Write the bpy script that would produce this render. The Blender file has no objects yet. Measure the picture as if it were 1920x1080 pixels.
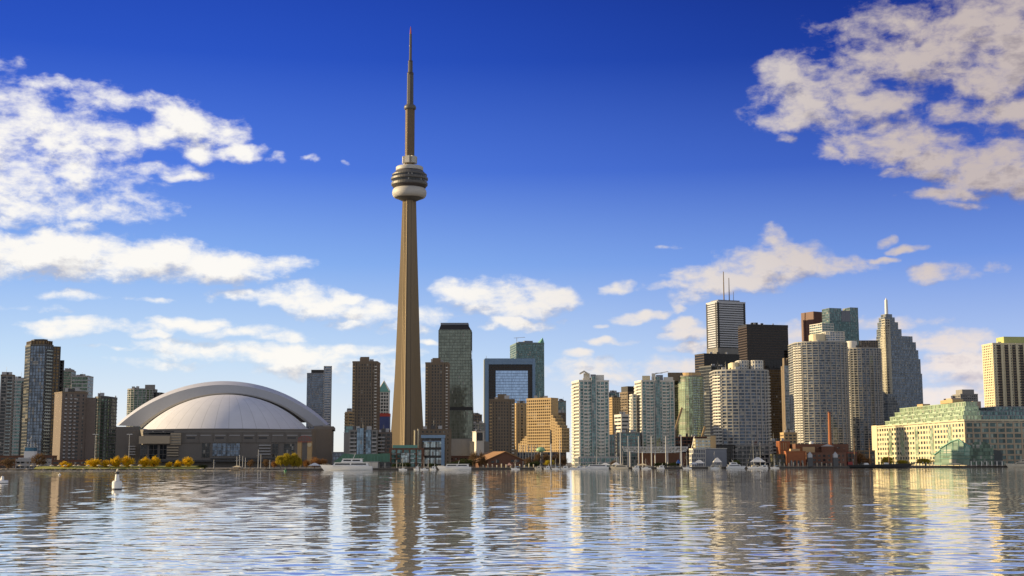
import bpy, math, random
import numpy as np
from mathutils import Vector, Matrix
R = math.radians
random.seed(7)
S = bpy.context.scene
C = S.collection

# ---------------------------------------------------------------- camera
FPX, CAM_H = 2521.0, 5.5
PITCH, ROLL = R(7.39), R(-0.12)
cam_d = bpy.data.cameras.new('camera')
cam = bpy.data.objects.new('camera', cam_d)
C.objects.link(cam)
CM = Matrix.Translation((0, 0, CAM_H)) @ Matrix.Rotation(math.pi/2 + PITCH, 4, 'X') @ Matrix.Rotation(ROLL, 4, 'Z')
cam.matrix_world = CM
cam_d.sensor_width = 36.0
cam_d.lens = FPX/1920*36
cam_d.clip_start, cam_d.clip_end = 1.0, 30000
S.camera = cam

def ray(px, py):
    return (CM.to_3x3() @ Vector((px-960, 540-py, -FPX))).normalized()
def P(px, py, D):
    """world point at ground distance D (along Y) that is seen at photo pixel px, py"""
    d = ray(px, py)
    return Vector((0, 0, CAM_H)) + d*(D/d.y)
def Z(py, D, px=960):
    return P(px, py, D).z
def XY(px, D, py=872):
    p = P(px, py, D); return Vector((p.x, p.y))

# ---------------------------------------------------------------- sun, sky, exposure
SUN_EL, SUN_AZ = R(14), R(-84)               # azimuth from +Y, negative = to the left
sdir = Vector((math.sin(SUN_AZ)*math.cos(SUN_EL), math.cos(SUN_AZ)*math.cos(SUN_EL), math.sin(SUN_EL)))
sl = bpy.data.lights.new('sun', 'SUN')
sl.energy, sl.angle, sl.color = 5.0, R(0.5), (1.0, 0.77, 0.44)
so = bpy.data.objects.new('sun', sl); C.objects.link(so)
so.rotation_euler = sdir.to_track_quat('Z', 'Y').to_euler()
S.view_settings.view_transform = 'Standard'
S.view_settings.look = 'None'
EXPO = 0.55
S.view_settings.exposure = EXPO
S.view_settings.gamma = 1.0
S.cycles.max_bounces = 5
S.cycles.sample_clamp_indirect = 4.0
S.cycles.blur_glossy = 0.3

class NT:
    """small helper to write node trees"""
    def __init__(s, tree): s.t = tree; s.N = tree.nodes; s.L = tree.links
    def put(s, sock, v):
        if isinstance(v, bpy.types.NodeSocket): s.L.new(v, sock)
        elif v is not None: sock.default_value = v
    def node(s, typ, **kw):
        n = s.N.new(typ)
        for k, v in kw.items(): setattr(n, k, v)
        return n
    def m(s, op, a, b=None, c=None, clamp=False):
        n = s.node('ShaderNodeMath', operation=op, use_clamp=clamp)
        s.put(n.inputs[0], a)
        if b is not None: s.put(n.inputs[1], b)
        if c is not None: s.put(n.inputs[2], c)
        return n.outputs[0]
    def vm(s, op, a, b=None):
        n = s.node('ShaderNodeVectorMath', operation=op)
        s.put(n.inputs[0], a)
        if b is not None: s.put(n.inputs[3 if op == 'SCALE' else 1], b)
        return n.outputs['Value'] if op in ('DOT_PRODUCT', 'LENGTH') else n.outputs[0]
    def mix(s, f, a, b, blend='MIX'):
        n = s.node('ShaderNodeMix', data_type='RGBA', blend_type=blend)
        s.put(n.inputs[0], f); s.put(n.inputs[6], a); s.put(n.inputs[7], b)
        return n.outputs[2]
    def ramp(s, f, stops, interp='LINEAR'):
        n = s.node('ShaderNodeValToRGB'); r = n.color_ramp; r.interpolation = interp
        while len(r.elements) < len(stops): r.elements.new(0.5)
        for e, (p, c) in zip(r.elements, stops):
            e.position = p; e.color = (c, c, c, 1) if not hasattr(c, '__len__') else (*c, 1)
        s.put(n.inputs[0], f); return n.outputs[0]
    def rng(s, v, a, b, c=0.0, d=1.0, smooth=True):
        n = s.node('ShaderNodeMapRange', interpolation_type='SMOOTHSTEP' if smooth else 'LINEAR')
        s.put(n.inputs[0], v)
        for i, x in enumerate((a, b, c, d)): s.put(n.inputs[i+1], x)
        return n.outputs[0]
    def noise(s, vec, scale, detail=2.0, rough=0.5, dim='3D', lac=2.0):
        n = s.node('ShaderNodeTexNoise', noise_dimensions=dim)
        s.put(n.inputs['Vector'], vec)
        n.inputs['Scale'].default_value = scale; n.inputs['Detail'].default_value = detail
        n.inputs['Roughness'].default_value = rough; n.inputs['Lacunarity'].default_value = lac
        return n
    def xyz(s, v):
        n = s.node('ShaderNodeSeparateXYZ'); s.put(n.inputs[0], v); return n.outputs
    def comb(s, x, y, z=0.0):
        n = s.node('ShaderNodeCombineXYZ')
        for i, v in enumerate((x, y, z)): s.put(n.inputs[i], v)
        return n.outputs[0]

# sky: Nishita, graded by elevation, with a field of fair-weather clouds laid out by direction (azimuth, elevation)
W = bpy.data.worlds.new('World'); S.world = W; W.use_nodes = True
W.cycles.sampling_method = 'MANUAL'; W.cycles.sample_map_resolution = 1024
SKY_STRENGTH = 0.1
def ae(px, py):
    d = ray(px, py); return math.atan2(d.x, d.y), math.asin(d.z)
# px, py, rx, ry (photo pixels), weight
CLOUDS = [
 (20,215,130,40,0.633),(60,270,170,62,0.773),(150,310,130,55,0.702),(30,350,120,50,0.702),(-60,280,160,110,0.773),(225,270,65,35,0.562),
 (210,188,110,22,0.667),(120,160,70,18,0.492),(30,180,90,12,0.351),(25,112,50,10,0.295),(150,395,90,20,0.562),(225,380,80,28,0.633),(60,385,110,28,0.633),(148,425,42,14,0.598),
 (280,318,60,14,0.7),(345,330,50,9,0.6),(5,413,26,18,0.633),
 (345,235,62,48,1.05),(300,258,62,28,0.9),(395,252,60,30,0.85),(375,285,42,20,0.9),(350,210,30,25,0.9),
 (455,290,50,15,0.95),(525,302,22,11,0.9),(582,306,24,5,0.5),(645,307,8,4,0.45),
 (100,472,190,42,1.1),(270,488,210,40,1.1),(420,497,130,28,1),(500,494,70,12,0.7),(380,520,40,12,0.6),(-80,480,160,45,1.1),
 (150,555,70,7,0.5),(290,562,30,5,0.36),(30,575,60,5,0.27),
 (565,556,75,26,1.05),(600,572,70,24,0.9),(470,551,100,12,0.75),(648,556,34,14,0.9),(690,580,75,22,0.9),(660,604,50,13,0.72),(800,590,62,18,0.9),(760,612,50,16,0.7),(805,640,20,6,0.6),
 (925,545,105,30,1.1),(965,572,95,28,1.05),(1035,560,60,24,0.95),(850,532,30,14,0.8),(1090,565,14,6,0.4),
 (965,610,65,14,1),(915,618,30,8,0.7),(1058,602,14,6,0.4),
 (205,612,95,14,0.72),(360,604,75,13,0.855),(280,628,36,9,0.765),(130,622,70,12,0.63),(460,620,80,11,0.81),(530,629,55,11,0.72),(60,608,60,8,0.45),
 (390,655,130,18,0.855),(530,665,170,22,0.9),(650,660,110,17,0.855),(600,690,130,20,0.675),(720,690,60,18,0.54),(720,712,80,14,0.45),(205,657,40,6,0.585),(330,680,90,10,0.45),
 (1160,538,32,12,0.95),(1200,592,45,9,0.75),(1180,597,24,9,0.7),(1130,636,42,7,0.75),(1180,637,26,6,0.6),(1070,660,32,9,0.8),(1135,608,10,5,0.5),
 (1440,497,110,34,1.1),(1360,520,110,28,1),(1530,503,90,20,0.95),(1445,445,28,24,0.85),(1260,537,55,11,0.8),(1285,556,40,20,0.85),(1272,580,20,12,0.7),(1460,465,35,20,0.8),
 (1660,453,14,8,0.5),(1700,471,24,7,0.6),(1765,512,54,15,0.9),(1650,490,26,5,0.4),(1860,495,20,7,0.3),
 (1280,617,36,12,0.85),(1285,630,50,14,0.7),(1290,655,60,8,0.7),(1180,680,90,18,0.65),(1130,705,110,18,0.6),(1250,690,80,18,0.7),(1450,630,90,32,0.9),(1050,690,70,20,0.4),
 (1250,458,26,4,0.3),
 (1790,70,190,60,0.832),(1860,110,130,75,0.916),(1730,110,120,60,0.749),(1940,60,140,90,0.916),(1650,40,90,28,0.458),(1880,10,160,40,0.666),
 (1480,140,60,42,0.832),(1530,190,85,48,0.916),(1610,200,95,52,0.874),(1500,220,70,28,0.791),(1660,180,70,35,0.749),(1430,190,34,32,0.541),(1400,205,20,8,0.416),
 (1650,250,95,42,0.832),(1720,270,75,42,0.832),(1755,305,58,40,1.05),(1555,286,24,14,0.708),(1470,262,18,9,0.458),(1690,325,30,12,0.6),
 (1850,212,90,26,0.832),(1930,205,60,36,0.832),(1790,205,50,16,0.583),
 (1880,300,85,46,1.1),(1840,335,90,30,1.05),(1780,365,80,14,0.9),(1930,330,60,45,1),(1805,383,40,8,0.4),
 (1730,640,120,22,0.85),(1800,690,140,30,1),(1760,735,120,22,0.9),(1850,735,90,22,0.85),(1690,600,80,12,0.5),(1650,700,90,25,0.6),
]
def cloud_group():
    g = bpy.data.node_groups.new('cloud_field', 'ShaderNodeTree')
    g.interface.new_socket('uv', in_out='INPUT', socket_type='NodeSocketVector')
    g.interface.new_socket('density', in_out='OUTPUT', socket_type='NodeSocketFloat')
    t = NT(g); gi = t.node('NodeGroupInput'); go = t.node('NodeGroupOutput')
    uv = gi.outputs[0]
    # wobble the outlines so that no ellipse shows
    wob = t.noise(uv, 22.0, 3.0, 0.6).outputs['Color']
    wv = t.vm('MULTIPLY', t.vm('SUBTRACT', wob, (0.5, 0.5, 0.5)), (0.045, 0.020, 0.0))
    q = t.vm('ADD', uv, wv)
    F = None
    for (px, py, rx, ry, w) in CLOUDS:
        a, e = ae(px, py)
        v = t.vm('SUBTRACT', q, (a, e, 0))
        v = t.vm('MULTIPLY', v, (FPX/(rx*1.15), FPX/(ry*1.15), 0))
        d2 = t.vm('DOT_PRODUCT', v, v)
        k = t.m('MULTIPLY_ADD', d2, -w, w)       # w*(1-r2)
        F = k if F is None else t.m('SMOOTH_MAX', F, k, 0.15)
    F = t.m('MAXIMUM', F, -1.2)
    # away from the photographed part of the sky: scattered clouds of the same kind
    s = t.xyz(uv)
    az = t.m('ABSOLUTE', s[0])
    gen = t.noise(t.vm('MULTIPLY', uv, (3.2, 8.0, 1.0)), 1.0, 4.0, 0.55).outputs['Fac']
    gen = t.m('MULTIPLY_ADD', gen, 4.0, -1.9)
    out = t.rng(az, 0.42, 0.55)
    mx = t.node('ShaderNodeMix'); t.put(mx.inputs[0], out); t.put(mx.inputs[2], F); t.put(mx.inputs[3], gen)
    F = mx.outputs[0]
    # wisps and puffs, drawn out sideways
    st = t.vm('MULTIPLY', t.vm('ADD', uv, t.vm('SCALE', wv, 0.35)), (1.0, 1.7, 1.0))
    n1 = t.noise(st, 26.0, 9.0, 0.58).outputs['Fac']
    n2 = t.noise(t.vm('ADD', st, (3.1, 1.7, 0.4)), 85.0, 7.0, 0.62).outputs['Fac']
    n = t.m('MULTIPLY_ADD', t.m('SUBTRACT', n1, 0.5), 3.5, t.m('MULTIPLY', t.m('SUBTRACT', n2, 0.5), 1.35))
    t.put(go.inputs[0], t.m('ADD', t.m('MULTIPLY_ADD', F, 1.10, -0.22), n))
    return g
CG = cloud_group()
t = NT(W.node_tree); t.N.clear()
geo = t.node('ShaderNodeTexCoord').outputs['Generated']
dirv = t.vm('NORMALIZE', geo)
sx = t.xyz(dirv)
az = t.m('ARCTAN2', sx[0], sx[1]); el = t.m('ARCSINE', sx[2])
uv = t.comb(az, el, 0.0)
sky = t.node('ShaderNodeTexSky', sky_type='NISHITA', sun_disc=False)
sky.sun_elevation, sky.sun_rotation = SUN_EL, SUN_AZ
sky.air_density, sky.dust_density, sky.ozone_density = 1.0, 0.3, 4.0
def cl(uvv):
    n = t.node('ShaderNodeGroup'); n.node_tree = CG; t.put(n.inputs[0], uvv); return n.outputs[0]
d0 = cl(uv)
d1 = cl(t.vm('ADD', uv, (-0.004, 0.012, 0.0)))
# the deep polarised blue of the photograph: by elevation (0 = horizon, 1 = 22 degrees up), darker to the right, away from the sun
e01 = t.m('DIVIDE', el, R(22), clamp=True)
left = t.ramp(e01, [(0.0, (.95,.92,.82)), (0.08, (.83,.89,.93)), (0.20, (.57,.745,.955)), (0.38, (.25,.45,.90)), (0.56, (.080,.20,.77)), (0.77, (.022,.088,.57)), (1.0, (.007,.042,.40))])
right = t.ramp(e01, [(0.0, (.78,.80,.87)), (0.08, (.66,.74,.90)), (0.20, (.45,.59,.90)), (0.38, (.17,.31,.78)), (0.56, (.045,.115,.54)), (0.77, (.008,.038,.32)), (1.0, (.002,.013,.19))])
grade = t.mix(t.rng(az, -0.30, 0.40), left, right)
hue = t.mix(0.95, t.vm('SCALE', sky.outputs[0], SKY_STRENGTH), grade)
hi = t.rng(el, R(24), R(50))
skyc = t.mix(hi, hue, t.vm('MULTIPLY', t.vm('SCALE', sky.outputs[0], SKY_STRENGTH), (0.90, 1.0, 1.25)))
rt = t.m('MULTIPLY', t.rng(az, -0.10, 0.34), t.rng(t.m('ABSOLUTE', az), 0.5, 1.2, 1.0, 0.3))
low = t.rng(el, R(1.5), R(11))
lit = t.mix(rt, (1.0, .97, .915, 1), (.57, .49, .47, 1))
lit = t.mix(t.m('MULTIPLY', t.m('SUBTRACT', 1.0, low), rt), lit, (.93, .84, .80, 1))
shd = t.mix(rt, (.50, .50, .56, 1), (.20, .175, .235, 1))
shd = t.mix(t.m('MULTIPLY', t.m('SUBTRACT', 1.0, low), rt), shd, (.50, .46, .56, 1))
relief = t.m('MULTIPLY_ADD', t.m('SUBTRACT', d1, d0), -0.75, 0.80)
thick = t.m('MULTIPLY', t.rng(d0, 0.4, 1.9), t.m('MULTIPLY_ADD', rt, 0.45, 0.38))
lightness = t.m('SUBTRACT', relief, thick, clamp=True)
ccol = t.mix(t.rng(lightness, 0.0, 0.75, smooth=False), shd, lit)
alpha = t.rng(d0, -0.36, 0.95)
alpha = t.m('MULTIPLY', alpha, t.rng(el, R(-0.5), R(2.5)))
alpha = t.m('MULTIPLY', alpha, 0.97)
fin = t.mix(alpha, skyc, ccol)
# unseen rest of the sky: even grey haze added to fill the shade
outm = t.m('MULTIPLY', t.rng(t.m('ABSOLUTE', az), 0.50, 0.85), t.rng(el, R(60), R(20)))
fin = t.mix(t.m('MULTIPLY', outm, 0.85), fin, (.50, .51, .53, 1))
bg = t.node('ShaderNodeBackground'); t.put(bg.inputs[0], t.vm('SCALE', fin, 2**-EXPO/SKY_STRENGTH)); bg.inputs[1].default_value = SKY_STRENGTH
ow = t.node('ShaderNodeOutputWorld'); t.L.new(bg.outputs[0], ow.inputs[0])

# ---------------------------------------------------------------- mesh builder and tagging
ZG = 1.5                                          # the land's level above the water
class MB:
    def __init__(s): s.v = []; s.f = []; s.m = []; s.sm = []
    def add(s, vs, fs, mi=0, smooth=False):
        o = len(s.v); s.v += [tuple(p) for p in vs]
        for f in fs: s.f.append(tuple(i+o for i in f)); s.m.append(mi); s.sm.append(smooth)
    def quad(s, a, b, c, d, mi=0): s.add((a, b, c, d), ((0, 1, 2, 3),), mi)
    def prism(s, poly, z0, z1, mi=0, top=True, bot=False, tp=None, smooth=False):
        n = len(poly); tp = tp or poly
        vs = [(p[0], p[1], z0) for p in poly] + [(p[0], p[1], z1) for p in tp]
        fs = [(i, (i+1) % n, (i+1) % n+n, i+n) for i in range(n)]
        s.add(vs, fs, mi, smooth)
        if top: s.add(vs[n:], [tuple(range(n))], mi)
        if bot: s.add(vs[:n], [tuple(reversed(range(n)))], mi)
    def box(s, c, d, mi=0, rz=0.0):
        x, y, z = c; a, b, h = d[0]/2, d[1]/2, d[2]/2
        co, si = math.cos(rz), math.sin(rz)
        s.prism([(x+u*co-w*si, y+u*si+w*co) for u, w in ((-a, -b), (a, -b), (a, b), (-a, b))], z-h, z+h, mi, bot=True)
    def bar(s, p, q, w, h=None, mi=0):
        """rectangular bar from p to q"""
        p, q = Vector(p), Vector(q); h = h or w; d = (q-p).normalized()
        u = d.cross(Vector((0, 0, 1)));  u = u.normalized() if u.length > 1e-4 else Vector((1, 0, 0))
        n = u.cross(d)
        vs = [r+u*a*w/2+n*b*h/2 for r in (p, q) for a, b in ((-1, -1), (1, -1), (1, 1), (-1, 1))]
        s.add(vs, [(0, 1, 5, 4), (1, 2, 6, 5), (2, 3, 7, 6), (3, 0, 4, 7), (3, 2, 1, 0), (4, 5, 6, 7)], mi)
    def tube(s, p, q, r0, r1=None, seg=6, mi=0, smooth=True):
        p, q = Vector(p), Vector(q); r1 = r0 if r1 is None else r1; d = (q-p).normalized()
        u = d.cross(Vector((0, 0, 1)));  u = u.normalized() if u.length > 1e-4 else Vector((1, 0, 0))
        w = d.cross(u)
        vs = [c+(u*math.cos(6.2832*i/seg)+w*math.sin(6.2832*i/seg))*r for c, r in ((p, r0), (q, r1)) for i in range(seg)]
        s.add(vs, [(i, (i+1) % seg, (i+1) % seg+seg, i+seg) for i in range(seg)], mi, smooth)
        s.add(vs, [tuple(range(seg, 2*seg)), tuple(reversed(range(seg)))], mi)
    def lathe(s, prof, c=(0, 0), seg=32, mi=0, smooth=True, cap=True):
        n = len(prof)
        vs = [(c[0]+r*math.cos(6.28319*i/seg), c[1]+r*math.sin(6.28319*i/seg), z) for i in range(seg) for r, z in prof]
        fs = [(i*n+j, ((i+1) % seg)*n+j, ((i+1) % seg)*n+j+1, i*n+j+1) for i in range(seg) for j in range(n-1)]
        s.add(vs, fs, mi, smooth)
        if cap:
            s.add([vs[i*n+n-1] for i in range(seg)], [tuple(range(seg))], mi)
            s.add([vs[i*n] for i in range(seg)], [tuple(reversed(range(seg)))], mi)
    def loft(s, rows, mi=0, smooth=True, closed=False):
        n = len(rows[0]); vs = [p for r in rows for p in r]; k = n if closed else n-1
        s.add(vs, [(j*n+i, j*n+(i+1) % n, (j+1)*n+(i+1) % n, (j+1)*n+i) for j in range(len(rows)-1) for i in range(k)], mi, smooth)
    def build(s, name, mats, parent=None, origin=None, label=None):
        o = origin if origin is not None else (parent.location if parent is not None else Vector((0, 0, 0)))
        if origin is None and parent is not None and parent.parent is not None: o = parent.parent.location + parent.location
        me = bpy.data.meshes.new(name)
        me.from_pydata([(p[0]-o[0], p[1]-o[1], p[2]-o[2]) for p in s.v], [], s.f)
        for mt in (mats if isinstance(mats, (list, tuple)) else [mats]): me.materials.append(mt)
        me.polygons.foreach_set('material_index', s.m); me.polygons.foreach_set('use_smooth', s.sm)
        me.update()
        ob = bpy.data.objects.new(name, me); C.objects.link(ob)
        if parent is not None: ob.parent = parent
        else: ob.location = o
        if label: ob['label'] = label
        return ob
def tag(o, label, cat, group=None):
    o['label'] = label; o['category'] = cat
    if group: o['group'] = group
    return o
def thing(name, label, cat, loc, group=None, rz=0.0):
    o = bpy.data.objects.new(name, None); C.objects.link(o)
    o.location = loc; o.rotation_euler = (0, 0, rz); o.empty_display_size = 1
    return tag(o, label, cat, group)
def copy_tree(root, loc, rz=0.0, label=None, scale=None):
    r = root.copy(); C.objects.link(r); r.location = loc; r.rotation_euler = (0, 0, rz)
    if label: r['label'] = label
    if scale: r.scale = scale if hasattr(scale, '__len__') else (scale,)*3
    for ch in list(root.children):
        c = ch.copy(); C.objects.link(c); c.parent = r
        for g in list(ch.children):
            d = g.copy(); C.objects.link(d); d.parent = c
    return r
def structure(name, mb, mat):
    o = mb.build(name, mat); o['kind'] = 'structure'; return o

# ---------------------------------------------------------------- materials
def newmat(name):
    m = bpy.data.materials.new(name); m.use_nodes = True
    t = NT(m.node_tree); b = t.N['Principled BSDF']; return m, t, b
def plain(name, col, rough=0.8, var=0.12, scale=0.15, metal=0.0, streak=True, spec=None):
    """painted, cast or weathered surface: large stains, vertical streaks and fine grain"""
    m, t, b = newmat(name)
    oc = t.node('ShaderNodeTexCoord').outputs['Object']
    n1 = t.noise(t.vm('MULTIPLY', oc, (1, 1, 0.25 if streak else 1)), scale, 4.0, 0.6).outputs['Fac']
    n2 = t.noise(oc, scale*9, 2.0, 0.5).outputs['Fac']
    k = t.m('MULTIPLY_ADD', t.m('SUBTRACT', n1, 0.5), var*3.2, 1.0)
    k = t.m('MULTIPLY_ADD', t.m('SUBTRACT', n2, 0.5), var*1.2, k)
    t.put(b.inputs['Base Color'], t.vm('SCALE', (col[0], col[1], col[2]), k))
    b.inputs['Roughness'].default_value = rough; b.inputs['Metallic'].default_value = metal
    if spec is not None: b.inputs['Specular IOR Level'].default_value = spec
    return m
def glass(name, col, metal=0.3, rough=0.08, cell=(1.6, 3.2), blinds=0.12, wob=0.02, blind_col=(.40, .38, .33), var=0.7):
    """facade glazing: one random tint, tilt and now and then a drawn blind for each pane"""
    m, t, b = newmat(name)
    oc = t.node('ShaderNodeTexCoord').outputs['Object']
    p = t.xyz(oc)
    h = t.m('ADD', t.m('MULTIPLY', p[0], 1.0), t.m('MULTIPLY', p[1], 0.77))
    i = t.m('FLOOR', t.m('DIVIDE', h, cell[0])); j = t.m('FLOOR', t.m('DIVIDE', p[2], cell[1]))
    wn = t.node('ShaderNodeTexWhiteNoise', noise_dimensions='2D'); t.put(wn.inputs['Vector'], t.comb(i, j))
    w = t.xyz(wn.outputs['Color'])
    k = t.m('MULTIPLY_ADD', w[0], var*1.4, 1.0-var*0.7)
    base = t.vm('SCALE', (col[0], col[1], col[2]), k)
    bl = t.m('LESS_THAN', w[1], blinds)
    t.put(b.inputs['Base Color'], t.mix(t.m('MULTIPLY', bl, 0.75), base, (*blind_col, 1)))
    t.put(b.inputs['Metallic'], t.m('MULTIPLY', t.m('SUBTRACT', 1.0, bl), metal))
    t.put(b.inputs['Roughness'], t.m('MULTIPLY_ADD', bl, 0.12, rough))
    gn = t.node('ShaderNodeNewGeometry').outputs['Normal']
    j3 = t.vm('SCALE', t.vm('SUBTRACT', wn.outputs['Color'], (.5, .5, .5)), wob)
    t.put(b.inputs['Normal'], t.vm('NORMALIZE', t.vm('ADD', gn, j3)))
    b.inputs['Coat Weight'].default_value = 0.0
    return m

# ---------------------------------------------------------------- water, land, quay
def water_mat():
    m, t, b = newmat('lake_water')
    g = t.node('ShaderNodeNewGeometry').outputs['Position']
    def sl(sc, ax, ay, det=2.0, off=(0, 0, 0), stretch=0.42, rot=0.0):
        v = t.vm('ADD', g, off)
        if rot:
            vr = t.node('ShaderNodeVectorRotate', rotation_type='Z_AXIS'); t.put(vr.inputs['Vector'], v); vr.inputs['Angle'].default_value = rot; v = vr.outputs[0]
        v = t.vm('MULTIPLY', v, (stretch, 1.0, 1.0))
        c = t.noise(v, sc, det, 0.5).outputs['Color']
        return t.vm('MULTIPLY', t.vm('SUBTRACT', c, (.5, .5, .5)), (ax, ay, 0))
    n = t.vm('ADD', t.node('ShaderNodeNewGeometry').outputs['Normal'], sl(1.0, 0.02, 0.028, 1.5, (3, 9, 0), 0.75, -0.2))
    n = t.vm('ADD', n, sl(3.4, 0.012, 0.016, 1.0, (7, 1, 0), 0.8))
    n = t.vm('ADD', n, sl(0.07, 0.006, 0.012, 1.0, (7, 41, 0), 0.7))
    far = t.rng(t.vm('LENGTH', g), 200, 700)
    n = t.vm('ADD', n, t.vm('SCALE', t.vm('ADD', sl(0.5, 0.08, 0.16, 1.5, (2, 4, 0), 0.7, 0.1), sl(0.11, 0.05, 0.12, 1.5, (5, 2, 0), 0.5, -0.1)), far))
    t.put(b.inputs['Normal'], t.vm('NORMALIZE', n))
    b.inputs['Base Color'].default_value = (.88, .85, .75, 1)
    b.inputs['Metallic'].default_value = 0.72
    b.inputs['Roughness'].default_value = 0.03
    b.inputs['IOR'].default_value = 1.333
    return m
def lake():
    # wind waves as real relief in the bay, on a grid that coarsens with distance; a flat sheet carries on beyond it
    rng = np.random.default_rng(5)
    ys = [44.0]
    while ys[-1] < 1330: ys.append(ys[-1]+max(.26, .0034*ys[-1]))
    ys = np.array(ys); th = np.linspace(-.50, .50, 1000)
    X = np.tan(th)[None, :]*ys[:, None]; Y = np.repeat(ys[:, None], len(th), 1)
    dy = np.maximum(.26, .0034*Y)
    Zs = np.zeros_like(X); dx = np.zeros_like(X)
    for k in range(90):
        lam = .8*(7.0/.8)**rng.random()
        a = rng.normal(0, .62) + (math.pi if rng.random() < .25 else 0)   # mostly rolling towards the near shore
        kx, ky = math.sin(a)*6.2832/lam, -math.cos(a)*6.2832/lam
        sl = WAVE_SLOPE*1.414/math.sqrt(90)*(lam/3.0)**-.12
        fade = np.clip((lam/dy-2.2)/2.5, 0, 1)
        g = .55+.9*(.5+.5*np.sin(X*rng.normal(0, .035)+Y*rng.normal(0, .03)+rng.random()*6.28))   # gusts and calmer patches
        ph = kx*X+ky*Y+rng.random()*6.28
        Zs += sl*lam/6.2832*fade*g*np.sin(ph)
    v = np.stack([X, Y, Zs], -1).reshape(-1, 3)
    n, m = X.shape
    i = (np.arange(n-1)[:, None]*m+np.arange(m-1)[None, :]).ravel()
    f = np.stack([i, i+1, i+m+1, i+m], -1)
    big = np.array([(-9000, -600, -.6), (9000, -600, -.6), (9000, 12000, -.6), (-9000, 12000, -.6)], float)
    v = np.vstack([v, big]); f = np.vstack([f, [[len(v)-4, len(v)-3, len(v)-2, len(v)-1]]])
    me = bpy.data.meshes.new('lake_water')
    me.vertices.add(len(v)); me.vertices.foreach_set('co', v.astype(np.float32).ravel())
    me.loops.add(f.size); me.loops.foreach_set('vertex_index', f.astype(np.int32).ravel())
    me.polygons.add(len(f)); me.polygons.foreach_set('loop_start', np.arange(0, f.size, 4, dtype=np.int32))
    me.polygons.foreach_set('use_smooth', np.ones(len(f), bool))
    me.update(calc_edges=True); me.materials.append(water_mat())
    o = bpy.data.objects.new('lake_water', me); C.objects.link(o); o['kind'] = 'structure'
WAVE_SLOPE = 0.038
lake()

QD = [(-3000, 820), (-900, 860), (-300, 900), (0, 924), (600, 972), (1000, 1036), (1400, 1120), (1920, 1255), (2400, 1390), (5500, 1900)]
def qd(px):
    for (a, d), (b, e) in zip(QD, QD[1:]):
        if a <= px <= b: return d+(e-d)*(px-a)/(b-a)
    return 1000
# quay line as world points, land behind it, and the stone bank on the left
qpx = [-3000, -900, -300, 0, 100, 200, 300, 400, 500, 600, 800, 1000, 1200, 1400, 1600, 1760, 1920, 2400, 5500]
QP = [XY(p, qd(p), 880) for p in qpx]
mb = MB()
for a, b in zip(QP, QP[1:]):
    mb.quad((a.x, a.y, ZG), (b.x, b.y, ZG), (b.x*9, 11500, ZG), (a.x*9, 11500, ZG))
M_GROUND = plain('pavement_ground', (.17, .155, .13), .9, .2, .02, streak=False)
structure('ground', mb, M_GROUND)
M_QUAY = plain('wet_concrete', (.075, .065, .055), .8, .3, .12)
M_QCAP = plain('quay_cap', (.24, .215, .18), .85, .2, .2)
i0, i1 = 8, len(QP)-1
mb = MB(); mc = MB()
for a, b in zip(QP[i0:], QP[i0+1:]):
    d = (b-a).normalized(); n = Vector((d.y, -d.x))
    f0, f1, k0, k1 = a+n*.5, b+n*.5, a-n*.4, b-n*.4
    mb.prism([f0, f1, k1, k0], -2.5, ZG-.1, bot=True)
    g0, g1 = a+n*.62, b+n*.62
    mc.prism([g0, g1, k1, k0], ZG-.098, ZG+.16, bot=True)
q = mb.build('quay_wall', M_QUAY, None, Vector((QP[i0].x, QP[i0].y, 0)))
tag(q, 'long dark concrete quay wall along the waterline of the city', 'quay')
mc.build('coping', M_QCAP, q, Vector((QP[i0].x, QP[i0].y, 0)))
mr = MB()
for a, b in zip(QP[i0:-2], QP[i0+1:-1]):
    u = b-a; k = int(u.length/3)
    for h in (.55, 1.05): mr.bar((*a, ZG+.16+h), (*b, ZG+.16+h), .07)
    for j in range(k): c = a+u*j/k; mr.bar((*c, ZG+.161), (*c, ZG+1.25), .09)
mr.build('railing', plain('quay_rail', (.25, .24, .22), .5, .1), q, Vector((QP[i0].x, QP[i0].y, 0)))
# stone bank and lawn at the park on the left
def bank_rows():
    rows = []
    for k, (off, z) in enumerate(((-3.2, -.6), (-1.2, .35), (0.6, 1.0), (3.0, 1.62), (4.0, 1.56))):
        r = []
        for i in range(181):
            px = -340+i*(875/180)
            a = XY(px, qd(px), 880)
            j = random.Random(i*7+k)
            r.append((a.x+j.uniform(-.5, .5), a.y+off+j.uniform(-.5, .5), z+(j.uniform(-.25, .25) if k < 4 else 0)))
        rows.append(r)
    return rows
mb = MB(); mb.loft(bank_rows(), smooth=False)
structure('shore_bank', mb, plain('bank_stone', (.44, .36, .25), .9, .5, .5, streak=False))
mb = MB()
pts = [XY(p, qd(p), 880) for p in range(60, 400, 20)]
mb.loft([[(p.x, p.y+3.5, ZG+.02) for p in pts], [(p.x*1.003, p.y+6, ZG+.35) for p in pts], [(p.x*1.014, p.y+22, ZG+2.0) for p in pts], [(p.x*1.018, p.y+26, ZG+.02) for p in pts]])
lw = mb.build('lawn', plain('lawn_grass', (.30, .30, .05), .95, .4, .3, streak=False)); lw['kind'] = 'structure'

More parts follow.
